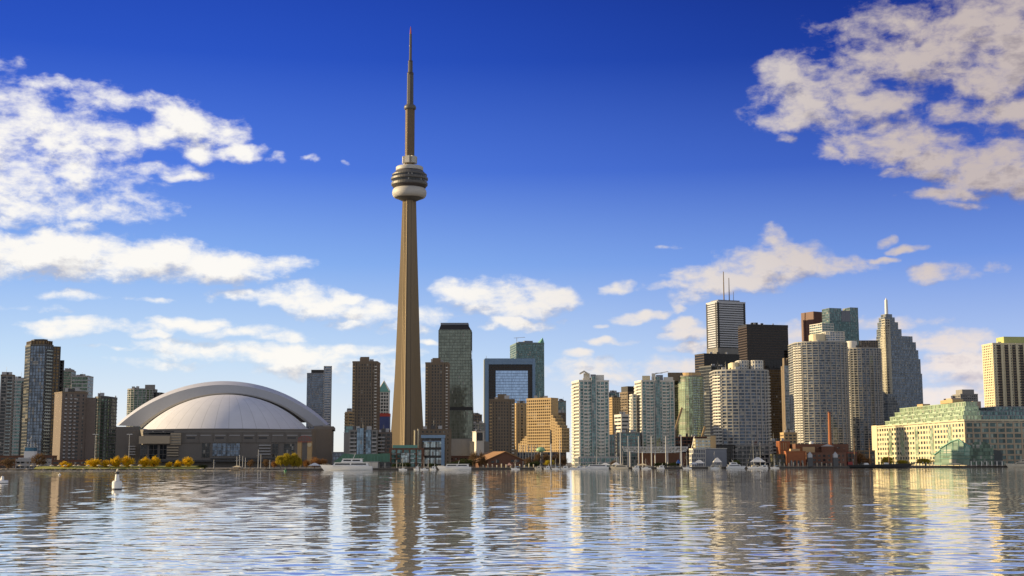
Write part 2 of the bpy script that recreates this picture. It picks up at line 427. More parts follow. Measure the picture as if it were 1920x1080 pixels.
# ---------------------------------------------------------------- buildings: geometry helpers
def raydir(px, y): d = ray(px, y); return Vector((d.x, d.y)).normalized()
def hit(c, d, px, y):
    """point c + t*d on the sight line of pixel px"""
    r = raydir(px, y); det = d.x*(-r.y)+r.x*d.y
    t = (c.x*r.y-c.y*r.x)/det if abs(det) > 1e-9 else 20
    return t
def corner_box(x0, xs, x1, y, D, yaw=0.0, depth=None, dmin=8, dmax=70):
    """box footprint with its near edge at pixel xs: right face to x1, left face to x0 (counter-clockwise: C, R, B, L)"""
    a = R(yaw); u, v = Vector((math.cos(a), math.sin(a))), Vector((-math.sin(a), math.cos(a)))
    c = P(xs, y, D).xy
    w = hit(c, u, x1, y)
    d = depth if depth else min(dmax, max(dmin, hit(c, v, x0, y)))
    return [c, c+u*w, c+u*w+v*d, c+v*d]
def box_mirror(x0, xs, x1, y, D, yaw=0.0, dmax=70):
    """box whose near edge is at xs and whose left face x0..xs is the broad front, yaw turned the other way"""
    a = R(-yaw); u, v = Vector((math.cos(a), math.sin(a))), Vector((-math.sin(a), math.cos(a)))
    c = P(xs, y, D).xy
    w = abs(hit(c, u, x0, y)); d = min(dmax, max(8, hit(c, v, x1, y)))
    return [c-u*w, c, c+v*d, c+v*d-u*w]
def bow_poly(x0, x1, y, D, depth, bulge, n=10):
    """rounded front between two pixels, flat back"""
    a, b = P(x0, y, D+bulge).xy, P(x1, y, D+bulge).xy
    pts = []
    for i in range(n+1):
        s = i/n; u = 2*s-1
        pts.append(Vector((a.x+(b.x-a.x)*(0.5+0.5*math.sin(u*math.pi/2)), D+bulge*(1-math.cos(u*math.pi/2)))))
    return pts+[Vector((b.x, D+depth)), Vector((a.x, D+depth))]
def offset(poly, o):
    n = len(poly); out = []
    for i in range(n):
        p0, p, p1 = Vector(poly[i-1][:2]), Vector(poly[i][:2]), Vector(poly[(i+1) % n][:2])
        d0, d1 = (p-p0).normalized(), (p1-p).normalized()
        n0, n1 = Vector((d0.y, -d0.x)), Vector((d1.y, -d1.x))
        b = n0+n1; k = b.length_squared
        out.append(p+(b*(2*o/k) if k > .3 else n0*o))
    return out
def ring(mb, poly, out, z0, z1, mi=0, edges=None):
    op = offset(poly, out); n = len(poly)
    for i in (range(n) if edges is None else edges):
        j = (i+1) % n; a, b, c, d = op[i], op[j], poly[i], poly[j]
        mb.quad((*a, z0), (*b, z0), (*b, z1), (*a, z1), mi)
        mb.quad((*a, z1), (*b, z1), (d[0], d[1], z1), (c[0], c[1], z1), mi)
        mb.quad((c[0], c[1], z0), (d[0], d[1], z0), (*b, z0), (*a, z0), mi)
        if edges is not None:
            if (i-1) % n not in edges: mb.quad((c[0], c[1], z0), (*a, z0), (*a, z1), (c[0], c[1], z1), mi)
            if j not in edges: mb.quad((*b, z0), (d[0], d[1], z0), (d[0], d[1], z1), (*b, z1), mi)
def pier(mb, a, b, s, w, out, z0, z1, mi=0):
    """upright strip at distance s along edge a-b"""
    a, b = Vector(a[:2]), Vector(b[:2]); d = (b-a).normalized(); n = Vector((d.y, -d.x)); c = a+d*s
    p, q = c-d*w/2, c+d*w/2
    mb.prism([p+n*out, q+n*out, q-n*.05, p-n*.05], z0, z1, mi)
def style(sp=1.0, so=.25, bay=3.2, pw=.4, po=.3, mi=0, bands=True): return dict(sp=sp, so=so, bay=bay, pw=pw, po=po, mi=mi, bands=bands)
def facade(mb, poly, z0, z1, fh, sty, per={}, first=0.0):
    n = len(poly); op = {}
    for i in range(n):
        s = per.get(i, sty)
        if s is None: continue
        key = (s['sp'], s['so'], s['mi'])
        if s['sp'] > 0: op.setdefault(key, []).append(i)
    nf = max(1, round((z1-z0-first)/fh)); h = (z1-z0-first)/nf
    for (sp, so_, mi), ed in op.items():
        for k in range(nf+1):
            zb = z0+first+k*h-sp*.6
            ring(mb, poly, so_, max(zb, z0), min(zb+sp, z1+.3), mi, ed if len(ed) < n else None)
    for i in range(n):
        s = per.get(i, sty)
        if s is None or s['pw'] <= 0: continue
        a, b = Vector(poly[i][:2]), Vector(poly[(i+1) % n][:2]); L = (b-a).length
        m = max(1, round(L/s['bay']))
        for k in range(m+1):
            pier(mb, a, b, min(max(L*k/m, s['pw']/2), L-s['pw']/2), s['pw'], s['po'], z0, z1+.2, s['mi'])
def cen(poly):
    return Vector((sum(p[0] for p in poly)/len(poly), sum(p[1] for p in poly)/len(poly), ZG))
def tower(name, label, poly, ztop, gl, fr, fh=3.3, sty=None, per={}, z0=ZG, roof=None, parapet=1.0, roof_mat=None, cat='tower block', group=None, first=0.0, root=None, gname='glazing', fname='facade_frame'):
    """a building: glazing core, relief of spandrels and piers over it, roof with a parapet"""
    r = root or thing(name, label, cat, cen(poly), group)
    mb = MB(); mb.prism(poly, z0, ztop, top=False); mb.build(gname, gl, r)
    if sty or per:
        mb = MB(); facade(mb, poly, z0, ztop, fh, sty, per, first); mb.build(fname, fr, r)
    if parapet is not None and ztop > 25:
        rnd = random.Random(int(ztop*97)); q = shrink(poly, .72); a, b, c = Vector(q[0][:2]), Vector(q[1 if len(q) == 4 else len(q)//2-1][:2]), Vector(q[-1][:2])
        for k in range(3):
            w = a+(b-a)*(.12+.30*k+.1*rnd.random())+(c-a)*rnd.uniform(.05, .5); h = rnd.uniform(1.5, 3.2); e = rnd.uniform(2.0, 4.5)
            m3 = MB(); m3.box((w.x, w.y, ztop+h/2+.4+parapet*.6), (e, e*.8, h+parapet)); m3.build('roof_unit', DGREY if k == 1 else LGREY, r)
        m3 = MB(); w = a+(b-a)*rnd.uniform(.2, .8)+(c-a)*.3; m3.tube((w.x, w.y, ztop), (w.x, w.y, ztop+rnd.uniform(5, 9)), .16, .08, 5); m3.build('roof_aerial', STEEL, r)
    if parapet is not None:
        mb = MB(); o = offset(poly, .42)
        mb.prism(o, ztop+.31, ztop+.31+parapet, bot=True)
        mb.build('roof', roof_mat or (fr[0] if isinstance(fr, (list, tuple)) else fr), r)
    return r
def block(root, name, poly, z0, z1, mat, gl=None, fh=3.2, sty=None):
    mb = MB(); mb.prism(poly, z0, z1, bot=True)
    ob = mb.build(name, gl or mat, root)
    if sty:
        m2 = MB(); facade(m2, poly, z0, z1, fh, sty); m2.build('facade_frame', mat, ob)
    return ob
def shrink(poly, k):
    c = cen(poly).xy; return [c+(Vector(p[:2])-c)*k for p in poly]
def sub(poly, u0, u1, v0=0.1, v1=0.9):
    """a smaller rectangle inside a 4-point footprint, by fractions of its front and depth"""
    c, r, b, l = [Vector(p[:2]) for p in poly]
    f = lambda u, v: c+(r-c)*u+(l-c)*v
    return [f(u0, v0), f(u1, v0), f(u1, v1), f(u0, v1)]
def balconies(root, a, b, s0, s1, z0, z1, fh, out, slab, rail, gap=0.0, label=None):
    """one stack of balconies on the edge a-b between fractions s0 and s1"""
    a, b = Vector(a[:2]), Vector(b[:2]); d = (b-a).normalized(); n = Vector((d.y, -d.x)); L = (b-a).length
    p, q = a+d*L*s0, a+d*L*s1
    nf = max(1, round((z1-z0)/fh)); h = (z1-z0)/nf
    def one(mb, z):
        mb.prism([p+n*out, q+n*out, q-n*.02, p-n*.02], z, z+.22, 0, bot=True)
        mb.prism([p+n*out, q+n*out, q+n*(out-.1), p+n*(out-.1)], z+.24, z+1.15, 1, bot=True)
        for e in (p+d*.06, q-d*.06):
            mb.prism([e-d*.05+n*(out-.11), e+d*.05+n*(out-.11), e+d*.05+n*.02, e-d*.05+n*.02], z+.24, z+1.13, 1, bot=True)
    NB[root.name] = NB.get(root.name, 0)
    if NB[root.name]+nf <= 100:
        NB[root.name] += nf
        mb = MB(); one(mb, z0); o = mb.build('balcony', [slab, rail], root)
        for k in range(1, nf):
            c = o.copy(); c.location = (0, 0, k*h); C.objects.link(c); c.parent = root
    else:
        mb = MB()
        for k in range(nf): one(mb, z0+k*h)
        o = mb.build('balcony_stack', [slab, rail], root); o['kind'] = 'stuff'
    return o
NB = {}
def mast(root, name, x, y, z0, z1, r0, r1, mat, seg=6):
    mb = MB(); mb.tube((x, y, z0), (x, y, z1), r0, r1, seg); return mb.build(name, mat, root)

# palette
CONC_TAN = plain('tower_concrete', (.235, .180, .113), .85, .10, .05)
BROWN = plain('brown_precast', (.195, .150, .105), .85, .12, .08)
MAUVE = plain('mauve_brick', (.185, .150, .128), .9, .14, .08)
CREAM = plain('cream_stone', (.63, .55, .37), .8, .10, .06)
TAN = plain('tan_concrete', (.50, .355, .185), .85, .10, .06)
CONDO = plain('condo_shaded_concrete', (.37, .36, .335), .8, .10, .06)
WHITE = plain('white_concrete', (.66, .63, .56), .75, .10, .06)
WMET = plain('white_metal_panel', (.70, .70, .69), .5, .06, .1)
GREY = plain('grey_concrete', (.27, .26, .245), .85, .14, .06)
DGREY = plain('dark_grey_cladding', (.075, .075, .075), .6, .12, .1)
BLACK = plain('black_metal', (.014, .012, .012), .45, .2, .1)
BRONZE = plain('bronze_panel', (.055, .034, .020), .45, .2, .1)
REDGR = plain('red_granite', (.125, .052, .036), .6, .12, .08)
BLUEM = plain('blue_panel', (.21, .33, .48), .45, .08, .1)
GREENM = plain('green_patina', (.16, .36, .29), .7, .15, .1)
GREENL = plain('pale_green_frame', (.40, .50, .38), .6, .1, .1)
BRICK = plain('red_brick', (.36, .13, .055), .9, .16, .15, streak=False)
DBRICK = plain('dark_brick', (.17, .085, .055), .9, .2, .15, streak=False)
LGREY = plain('pale_grey_panel', (.43, .43, .43), .6, .08, .1)
SLATE = plain('slate_blue_panel', (.20, .215, .25), .6, .1, .1)
STEEL = plain('galvanised_steel', (.42, .42, .41), .45, .1, .2, metal=.4)
WOOD = plain('weathered_wood', (.21, .12, .06), .85, .25, .3)
G_DARK = glass('dark_glazing', (.022, .026, .030), .05, .07)
G_DARKB = glass('smoked_glazing', (.030, .034, .038), .22, .06, blinds=.05)
G_BLUE = glass('blue_mirror_glazing', (.38, .52, .72), .85, .05, (1.6, 3.9), .0, .012, var=.25)
G_TEAL = glass('teal_glazing', (.12, .20, .20), .45, .07, blinds=.08)
G_GREEN = glass('green_glazing', (.085, .13, .095), .4, .07, blinds=.06)
G_YGREEN = glass('yellow_green_glazing', (.42, .52, .34), .45, .16, blinds=.15)
G_GREY = glass('grey_green_glazing', (.12, .145, .13), .55, .08, blinds=.03, var=.4)
G_BLUEG = glass('blue_grey_glazing', (.15, .19, .25), .5, .07, blinds=.08)
G_BLACK = glass('black_glazing', (.012, .011, .012), .1, .06, blinds=.0)
G_GOLD = glass('gold_glazing', (.15, .095, .04), .55, .10, blinds=.02)
G_PALE = glass('pale_glazing', (.42, .50, .52), .5, .12, blinds=.2)
RAILG = glass('balcony_glass', (.30, .36, .36), .35, .15, (1.2, 9), .0, .03)
# ---------------------------------------------------------------- observation tower
TD = 1700.0
def tz(y): return Z(y, TD, 769)
tw = thing('observation_tower', 'very tall tapering tan concrete tower with round pod and needle mast', 'tower', Vector((*P(765, 700, TD).xy, ZG)))
TC = tw.location.xy
PXM = TD/FPX*1.004
def shaft_section(rl, hw, rc):
    pts = []
    for ang in (150, 273, 30):                       # legs: back left, towards the lake, back right
        pass
    for ang in (277, 37, 157):
        d = Vector((math.cos(R(ang)), math.sin(R(ang)))); p = Vector((-d.y, d.x))
        rb = max(rc, hw*1.25)
        pts += [d*rb-p*hw, d*rl-p*hw*.92, d*rl+p*hw*.92, d*rb+p*hw]
    return pts
prof = [(884, 36.0, 5.6), (832, 32.0, 5.3), (780, 28.4, 5.0), (700, 24.2, 4.6), (600, 20.6, 4.3), (500, 17.0, 4.0), (430, 14.6, 3.85), (374, 12.9, 3.8)]
rows = []
for y, hpx, hw in prof:
    half = hpx*PXM; rl = (half-hw*.5*.92)/.866
    rows.append([(TC.x+p.x, TC.y+p.y, max(tz(y), ZG-.5)) for p in shaft_section(rl, hw, hw*1.5)])
mb = MB(); mb.loft(rows, smooth=False, closed=True); mb.build('shaft', CONC_TAN, tw)
# window strips in the recesses of the core, between the legs
mb = MB()
for ang in (337,):
    d = Vector((math.cos(R(ang)), math.sin(R(ang)))); p = Vector((-d.y, d.x))
    for (y0, _, h0), (y1, _, h1) in zip(prof, prof[1:]):
        a, b = TC+d*(h0*1.5*.92+.25), TC+d*(h1*1.5*.92+.25); w = .9
        z0, z1 = max(tz(y0), ZG), tz(y1)
        mb.quad((*(a-p*w), z0), (*(a+p*w), z0), (*(b+p*w), z1), (*(b-p*w), z1))
mb.build('lift_window_strip', G_DARK, tw)
# fins in the recess between the two front legs, and black strips painting groove shade on the front leg
for ang, offs, w_, out_, nm_, mt_ in ((217, (-2.0, 1.9), .9, 1.5, 'fin', CONC_TAN), (277, (-3.1, 3.1), .5, .12, 'groove_shade', BLACK)):
    d = Vector((math.cos(R(ang)), math.sin(R(ang)))); p = Vector((-d.y, d.x))
    for u in offs:
        mb = MB(); rows = []
        for (y_, hp_, hw_) in prof:
            r0_ = (hw_*1.5*.93 if nm_ == 'fin' else (hp_*PXM-hw_*.46)/.866)
            k_ = hw_/5.6; z_ = max(tz(y_), ZG-.4)
            c_ = TC+d*r0_+p*u*k_
            rows.append([(*(c_-p*w_*k_/2-d*.3), z_), (*(c_-p*w_*k_/2+d*out_), z_), (*(c_+p*w_*k_/2+d*out_), z_), (*(c_+p*w_*k_/2-d*.3), z_)])
        mb.loft(rows, smooth=False, closed=True); mb.build(nm_, mt_, tw)
PODM = plain('pod_steel', (.115, .11, .105), .5, .1, .2, metal=.2)
MSTEEL = plain('mast_cladding', (.07, .067, .068), .5, .12, .2)
PODD = plain('pod_dark_cladding', (.055, .045, .045), .5, .1, .2)  # darker tone for the soffit, upper ring and mast collars
RADO = plain('radome_white', (.47, .45, .415), .55, .05, .1)
def tl(prof, name, mat, seg=40, smooth=True, parent=None):
    mb = MB(); mb.lathe([(r*PXM, tz(y)) for r, y in prof], TC, seg, smooth=smooth)
    return mb.build(name, mat, parent or tw)
tl([(12.6, 377.5), (20, 374), (27, 371), (29, 369)], 'pod_underside', PODM)
def arc(r0, rr, yc, ry, a0, a1, n=10): return [(r0+rr*math.cos(R(a0+(a1-a0)*i/n)), yc-ry*math.sin(R(a0+(a1-a0)*i/n))) for i in range(n+1)]
tl([(24, 371.5)]+arc(25.5, 7.2, 362, 9.6, -80, 80)+[(24, 352.4)], 'radome', RADO)
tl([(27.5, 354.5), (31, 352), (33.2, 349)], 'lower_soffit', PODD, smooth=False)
dk = tl([(33.2, 349.2), (34.6, 347.6), (34.6, 343.6), (33.0, 342.2)], 'main_deck', PODM, smooth=False)
tl([(33.2, 342.4), (33.2, 338.6)], 'deck_glazing', G_DARK, smooth=False)
tl([(34.0, 338.8), (35.2, 337.6), (35.2, 334.2), (33.6, 333.0)], 'restaurant_deck', PODM, smooth=False)
tl([(33.4, 333.2), (32.6, 329.5)], 'restaurant_glazing', G_DARK, smooth=False)
tl([(33.2, 329.8), (33.2, 327.6), (30, 325.4), (27.6, 322.8)], 'upper_deck', PODM, smooth=False)
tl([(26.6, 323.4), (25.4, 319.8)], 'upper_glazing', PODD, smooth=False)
tl([(25.6, 320.4), (26.0, 319.5), (26.0, 314.3), (24.6, 313.0), (10, 312.2)], 'equipment_drum', RADO, smooth=True)
tl([(9.0, 313), (9.0, 200)], 'upper_shaft', plain('upper_concrete', (.15, .11, .07), .85, .12, .1), 6, smooth=False)
mb = MB()
for i in range(6):
    a = R(60*i+12); c = TC+Vector((math.cos(a), math.sin(a)))*10.6*PXM
    mb.box((c.x, c.y, (tz(306.5)+tz(294))/2), (4.2, 6.2, tz(294)-tz(306.5)), rz=a)
mb.build('antenna_housing', RADO, tw)
tl([(9.6, 206), (11.4, 204.6), (11.6, 201), (10.4, 198.4), (7.2, 196)], 'sky_pod', PODM)
tl([(6.4, 198), (6.1, 139.5)], 'antenna_mast', MSTEEL, 8, smooth=False)
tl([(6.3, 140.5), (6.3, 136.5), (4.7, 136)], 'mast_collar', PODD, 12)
tl([(4.6, 137.5), (4.3, 115.5)], 'antenna_mast', MSTEEL, 8, smooth=False)
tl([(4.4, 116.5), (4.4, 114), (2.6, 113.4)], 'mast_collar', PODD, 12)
tl([(2.6, 114.5), (2.3, 64)], 'antenna_mast', MSTEEL, 8, smooth=False)
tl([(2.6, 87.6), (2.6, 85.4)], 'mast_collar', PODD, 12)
tl([(1.9, 65), (1.3, 56), (.5, 50)], 'mast_tip', plain('red_paint', (.32, .045, .03), .6, .1), 8)

# ---------------------------------------------------------------- domed stadium
SD = 1330.0
st = thing('domed_stadium', 'huge stadium with white domed roof under a wide grey arch', 'stadium', Vector((*P(420, 860, SD).xy, ZG)))
ROOFW = newmat('roof_membrane')
m_, t_, b_ = ROOFW; oc = t_.node('ShaderNodeTexCoord').outputs['Object']
pp = t_.xyz(t_.vm('SUBTRACT', oc, (0, 0, 0)))
an = t_.m('ARCTAN2', pp[0], t_.m('SUBTRACT', 18.0, pp[1]))
fr_ = t_.m('ABSOLUTE', t_.m('SUBTRACT', t_.m('FRACT', t_.m('MULTIPLY', an, 7.2)), 0.5))
seam = t_.rng(fr_, 0.012, 0.03)
nz = t_.noise(oc, .08, 4.0, .6).outputs['Fac']
cw = t_.vm('SCALE', (.70, .70, .74), t_.m('MULTIPLY_ADD', nz, .22, .89))
t_.put(b_.inputs['Base Color'], t_.mix(seam, (.50, .50, .52, 1), cw)); b_.inputs['Roughness'].default_value = .55
ROOFW = m_
ARCHM = plain('arch_membrane', (.56, .57, .63), .55, .06, .03, streak=False)
ARCHF = plain('arch_face_panel', (.42, .43, .455), .6, .08, .05)
STW = plain('stadium_concrete', (.20, .182, .162), .88, .12, .05)
STL = plain('stadium_beige_band', (.52, .43, .30), .85, .08, .05)
def circ(xl, yl, xm, ym, xr, D, n=48, yback=None):
    """arc through left end, crown and right end, in a vertical plane at distance D"""
    a, b, c = P(xl, yl, D), P(xm, ym, D), P(xr, yl, D)
    hw = (c.x-a.x)/2; h = b.z-a.z; r = (hw*hw+h*h)/(2*h); cx = (a.x+c.x)/2; cz = b.z-r; th = math.asin(min(1, hw/r))
    return [Vector((cx+r*math.sin(-th+2*th*i/n), D, cz+r*math.cos(-th+2*th*i/n))) for i in range(n+1)], (cx, cz, r)
back, _ = circ(224, 793, 432, 722, 612, SD+110)
crest, _ = circ(219, 796, 431, 714.5, 617, SD+16)
rim, _ = circ(222, 798, 430, 721.5, 612, SD+5)
face, _ = circ(262, 799, 427, 736.5, 587, SD+2.5)
mb = MB(); mb.loft([face, rim], smooth=True); mb.build('arch_face', ARCHF, st)
mb = MB(); mb.loft([rim, crest, back], smooth=True)
mb.add(list(back), [tuple(range(len(back)))]); mb.build('roof_arch', ARCHM, st)
gap, _ = circ(265, 803, 426, 738.5, 585, SD+1.5)
mb = MB(); mb.loft([gap, face]); mb.build('arch_track', GREY, st)
# quarter dome: spherical cap, cut level at its eaves
dl, (cx, cz, r) = circ(270, 807.5, 425.5, 740, 580, SD)
ze = dl[0].z
rows = []
n = 64; th = math.acos((ze-cz)/r)
for j in range(25):
    tt = th*j/24
    rows.append([(cx+r*math.sin(tt)*math.cos(math.pi*i/n), SD-r*math.sin(tt)*math.sin(math.pi*i/n)*.92, cz+r*math.cos(tt)) for i in range(n+1)])
st_loc = st.location.copy()
mb = MB(); mb.loft(rows); dome = mb.build('dome_roof', ROOFW, st)
mb = MB(); e = rows[-1]; mb.loft([[(x, y, z-1.2) for x, y, z in e], [(cx+(x-cx)*1.006, SD+(y-SD)*1.008, z+.05) for x, y, z in e]]); mb.build('eaves_gutter', DGREY, st)
yf = SD-r*math.sin(th)*.92-2.5
wl = [XY(206, SD+20, 830), XY(206.5, yf+9, 830), XY(262, yf+14, 830), XY(268, yf, 830), XY(584, yf, 830), XY(592, yf+9, 830), XY(622, yf+18, 830), XY(625.5, SD+20, 830), XY(620, SD+112, 830), XY(212, SD+112, 830)]
zt = ze-.6
mb = MB(); mb.prism(wl, ZG-.5, zt); mb.build('wall', STW, st)
def wallbox(x0, x1, y0, y1, out, mat, name, D=yf, thick=.6, parent=st):
    a, b = P(x0, y1, D), P(x1, y0, D)
    mb = MB(); mb.box(((a.x+b.x)/2, D-out+thick/2, (a.z+b.z)/2), (b.x-a.x, thick, b.z-a.z)); return mb.build(name, mat, parent)
# corner abutments that carry the arch
for (x0, x1, xs, nm) in ((206, 262, 0, 'l'), (588, 626, 0, 'r')):
    a, b = XY(x0+.6, yf+19, 800), XY(x1-.6, yf+19, 800)
    mb = MB(); mb.prism([(a.x, yf+19), (b.x, yf+19), (XY(x1-1, SD+8, 800).x if nm == 'l' else b.x-7, SD+8), (a.x, SD+8)], zt-.3, Z(798.5, yf+19)); mb.build('arch_abutment', STW, st)
wallbox(268, 326, 808.2, 815, .02, G_DARK, 'clerestory_window', thick=.3)
wallbox(262, 320, 817.5, 832, 3.4, STL, 'beige_parapet_band', thick=3.9)
wallbox(320, 340, 812, 834, 1.6, STL, 'stair_balcony', thick=2.0)
for i in range(4): wallbox(320, 340, 815+i*5, 816.4+i*5, 2.2, GREY, 'balcony_rail', thick=.5)
G_STAD = glass('stadium_glazing', (.13, .17, .23), .45, .1, (2, 4), .0)
for x0, x1, y0, y1, nm in ((263, 276.5, 834, 861, 'window'), (279, 296, 834, 861, 'window'), (299, 313, 834, 861, 'window'), (378, 394, 831, 858, 'window'), (398, 450, 831, 855, 'window'), (510, 522, 832, 860, 'window'), (532, 552, 832, 858, 'window')):
    w = wallbox(x0, x1, y0, y1, .12, G_STAD if x0 == 398 else G_DARKB, nm, thick=.3)
    f = MB(); a, b = P(x0, y1, yf), P(x1, y0, yf)
    k = max(2, round((b.x-a.x)/4.5))
    for i in range(k+1):
        x = a.x+(b.x-a.x)*i/k; f.box((x, yf-.22, (a.z+b.z)/2), (.28, .3, b.z-a.z))
    for i in range(4): f.box(((a.x+b.x)/2, yf-.19, a.z+(b.z-a.z)*i/3), (b.x-a.x+.3, .22, .28))
    o = f.build('window_frame', STW, w)
for x in range(345, 580, 27):
    wallbox(x, x+1.3, 810, 831, .5, STW, 'pilaster')
    wallbox(x+4, x+24, 815.5, 817, .35, LGREY, 'sill_band')
    if x in (345, 399, 453, 480, 534): wallbox(x+5, x+21, 819.5, 823, .06, DGREY, 'louvre_panel', thick=.2)
wallbox(268, 584, 828.3, 830.2, .75, STW, 'cornice_band')
wallbox(268, 584, 809, 811, .6, GREY, 'eaves_beam')
for x0, x1, y0, dy, c in ((241, 254, 836, 5, 4), (314, 335, 838, 5, 4), (486, 508, 834, 5.5, 4)):
    for i in range(c): wallbox(x0, x1, y0+i*dy, y0+i*dy+2, 2.0 if x0 > 260 else .6, STL if x0 == 314 else LGREY, 'balcony_slab', D=yf if x0 > 260 else yf+9, thick=2.2)
wallbox(455, 485, 833, 857, .3, STW, 'wall_panel')
wallbox(266, 586, 862, 866, 6, DGREY, 'podium_canopy', thick=6)
wallbox(395, 560, 858.5, 861, 1.0, DGREY, 'walkway_rail', thick=.8)
# arch gateway with red truss in front of the stadium's right end
GD = 1195
gt = thing('stadium_gateway', 'two tall orange lit pillars carrying a red truss before the stadium', 'gateway', Vector((*XY(570, GD, 865), ZG)))
for x0, x1, mat in ((558, 566, TAN), (576.5, 585, TAN)):
    a, b = P(x0, 862, GD), P(x1, 827.5, GD)
    mb = MB(); mb.box(((a.x+b.x)/2, GD, (ZG+b.z)/2), (b.x-a.x, 4.5, b.z-ZG)); mb.build('pillar', TAN, gt)
a, b = P(560, 832, GD), P(584, 824, GD); mb = MB()
redp = plain('red_steel', (.42, .06, .035), .5, .1)
for i in range(9):
    x = a.x+(b.x-a.x)*i/8; zc = b.z+2.2*math.sin(math.pi*i/8)
    mb.box((x, GD-2.6, (a.z+zc)/2+1), (.22, .22, zc-a.z))
    if i: mb.bar((x0_, GD-2.6, z0_+1), (x, GD-2.6, zc+1), .3)
    x0_, z0_ = x, zc
mb.box(((a.x+b.x)/2, GD-2.6, a.z+1.6), (b.x-a.x, .3, .3)); mb.build('truss', redp, gt)
c_ = P(581, 834, GD); mb = MB(); mb.tube((c_.x, GD-2.6, c_.z), (c_.x, GD-2.2, c_.z), 1.9, 1.9, 16); mb.build('clock_disc', CREAM, gt)
# ---------------------------------------------------------------- the towers, from left to right
BR = dict(fh=2.95)
def zt_(y, D, px=960): return Z(y, D, px)
# far-left cluster
D = 1160; p = corner_box(-22, 2, 25, 705, D, 12)
r = tower('apartment_tower', 'grey green apartment slab cut by the left edge of the photo', p, zt_(705, D, 10), G_DARKB, GREY, 3.0, style(.9, .3, 3.4, .5, .35), {0: style(.7, .3, 6, .8, .4)}, roof_mat=BROWN)
balconies(r, p[0], p[1], .55, .95, 12, zt_(712, D, 10), 3.0, 1.3, GREY, RAILG)
D = 1235; p = corner_box(12, 14, 48, 711, D, 5, 26)
r = tower('apartment_tower', 'pale tower with white floor bands beside the tall dark glass tower', p, zt_(713, D, 30), G_TEAL, LGREY, 3.1, style(1.25, .3, 7, .5, .36), roof_mat=LGREY)
block(r, 'side_wing', [p[0]+(p[1]-p[0])*.84+Vector((0, -1.5)), p[1]+Vector((0, -1.5)), p[1]+Vector((0, 1)), p[0]+(p[1]-p[0])*.84+Vector((0, 1))], ZG, zt_(716, D, 45), DGREY, G_DARK, 3.1, style(.5, .2, 4, .3, .25))
block(r, 'penthouse', sub(p, .15, .8), zt_(713, D, 30), zt_(709, D, 30), LGREY)
# tall dark glass tower, faceted
D = 1215
p = [P(48.5, 640, D+16).xy, P(58, 640, D+2).xy, P(86, 640, D).xy, P(100, 640, D+9).xy, P(100, 640, D+34).xy, P(49, 640, D+34).xy]
r = tower('condo_tower', 'tallest tower at the left, dark faceted glass with golden glints', p, zt_(648, D, 75), G_BLUEG, DGREY, 3.0, style(.55, .22, 2.8, .25, .28), {2: style(.9, .3, 2.4, .5, .35), 1: style(.4, .2, 3, .2, .25)})
block(r, 'crown', shrink(p, .93), zt_(648, D, 75), zt_(638.5, D, 75), BRONZE, G_GOLD, 3.0, style(.4, .25, 3.2, 1.0, .35))
block(r, 'penthouse', shrink(p, .6), zt_(639, D, 75), zt_(634.5, D, 75), BLACK)
p2 = [P(100, 648, D+10).xy, P(113.5, 648, D+14).xy, P(113.5, 648, D+40).xy, P(100, 648, D+40).xy]
block(r, 'shoulder_wing', p2, ZG, zt_(648, D, 107), DGREY, G_GOLD, 3.0, style(.9, .35, 3, .7, .4))
p3 = [P(113.5, 673, D+20).xy, P(119, 673, D+20).xy, P(119, 673, D+44).xy, P(113.5, 673, D+44).xy]
block(r, 'lower_wing', p3, ZG, zt_(673, D, 116), DGREY, G_DARK, 3.0, style(1.1, .8, 5, .4, .85))
balconies(r, p[2], p[3], .1, .9, 10, zt_(652, D, 90), 3.0, 1.2, DGREY, RAILG)
# green glass twin blocks behind
D = 1720; p = corner_box(117, 118, 134, 694, D, 4, 22)
r = tower('office_tower', 'narrow green glass tower just right of the tall dark tower', p, zt_(696, D, 125), G_GREEN, GREY, 3.6, style(1.0, .25, 5, .4, .3))
block(r, 'penthouse', sub(p, .25, .9), zt_(695, D, 125), zt_(691.5, D, 125), GREY)
D = 1690; p = corner_box(134, 134.5, 165, 703, D, 3, 26)
tower('office_tower', 'squat green glass tower with white bands behind the mauve brick slab', p, zt_(706, D, 150), G_GREEN, LGREY, 4.4, style(1.1, .25, 6, .3, .3), roof_mat=GREY)
# mauve slab with lit end
D = 1090; p = corner_box(103, 117, 164, 736, D, 36, None, 8, 40)
r = tower('apartment_slab', 'mauve brick apartment slab with a sunlit end wall in front of the dark towers', p, zt_(737, D, 140), G_DARKB, MAUVE, 2.95, style(1.35, .22, 4.6, 2.6, .24), {3: style(1.9, .12, 9, 7.4, .14)}, roof_mat=BROWN)
a, b = p[0], p[1]
for s0 in (.10, .30, .47): balconies(r, a, b, s0, s0+.085, ZG+8, zt_(742, D, 140), 2.95, 1.1, MAUVE, LGREY)
p2 = [p[1]+Vector((0, -1)), P(180, 745, D+6).xy, P(180, 745, D+26).xy, p[1]+Vector((0, 12))]
block(r, 'lower_wing', p2, ZG, zt_(745, D, 172), MAUVE, None, 2.95, style(.4, .1, 30, .5, .12))
block(r, 'penthouse', sub(p, .55, .95), zt_(737, D, 140), zt_(732, D, 140), BROWN)
D = 1150; p = bow_poly(180, 209.5, 744, D, 22, 7, 8)
r = tower('condo_tower', 'dark green round-fronted condo tower beside the stadium', p, zt_(746, D, 195), G_GREEN, DGREY, 2.95, style(.75, .55, 3.4, .3, .35), roof_mat=DGREY)
balconies(r, p[2], p[6], .05, .95, 8, zt_(750, D, 195), 2.95, 1.3, DGREY, RAILG)
block(r, 'penthouse', shrink(p, .5), zt_(746, D, 195), zt_(742, D, 195), DGREY)
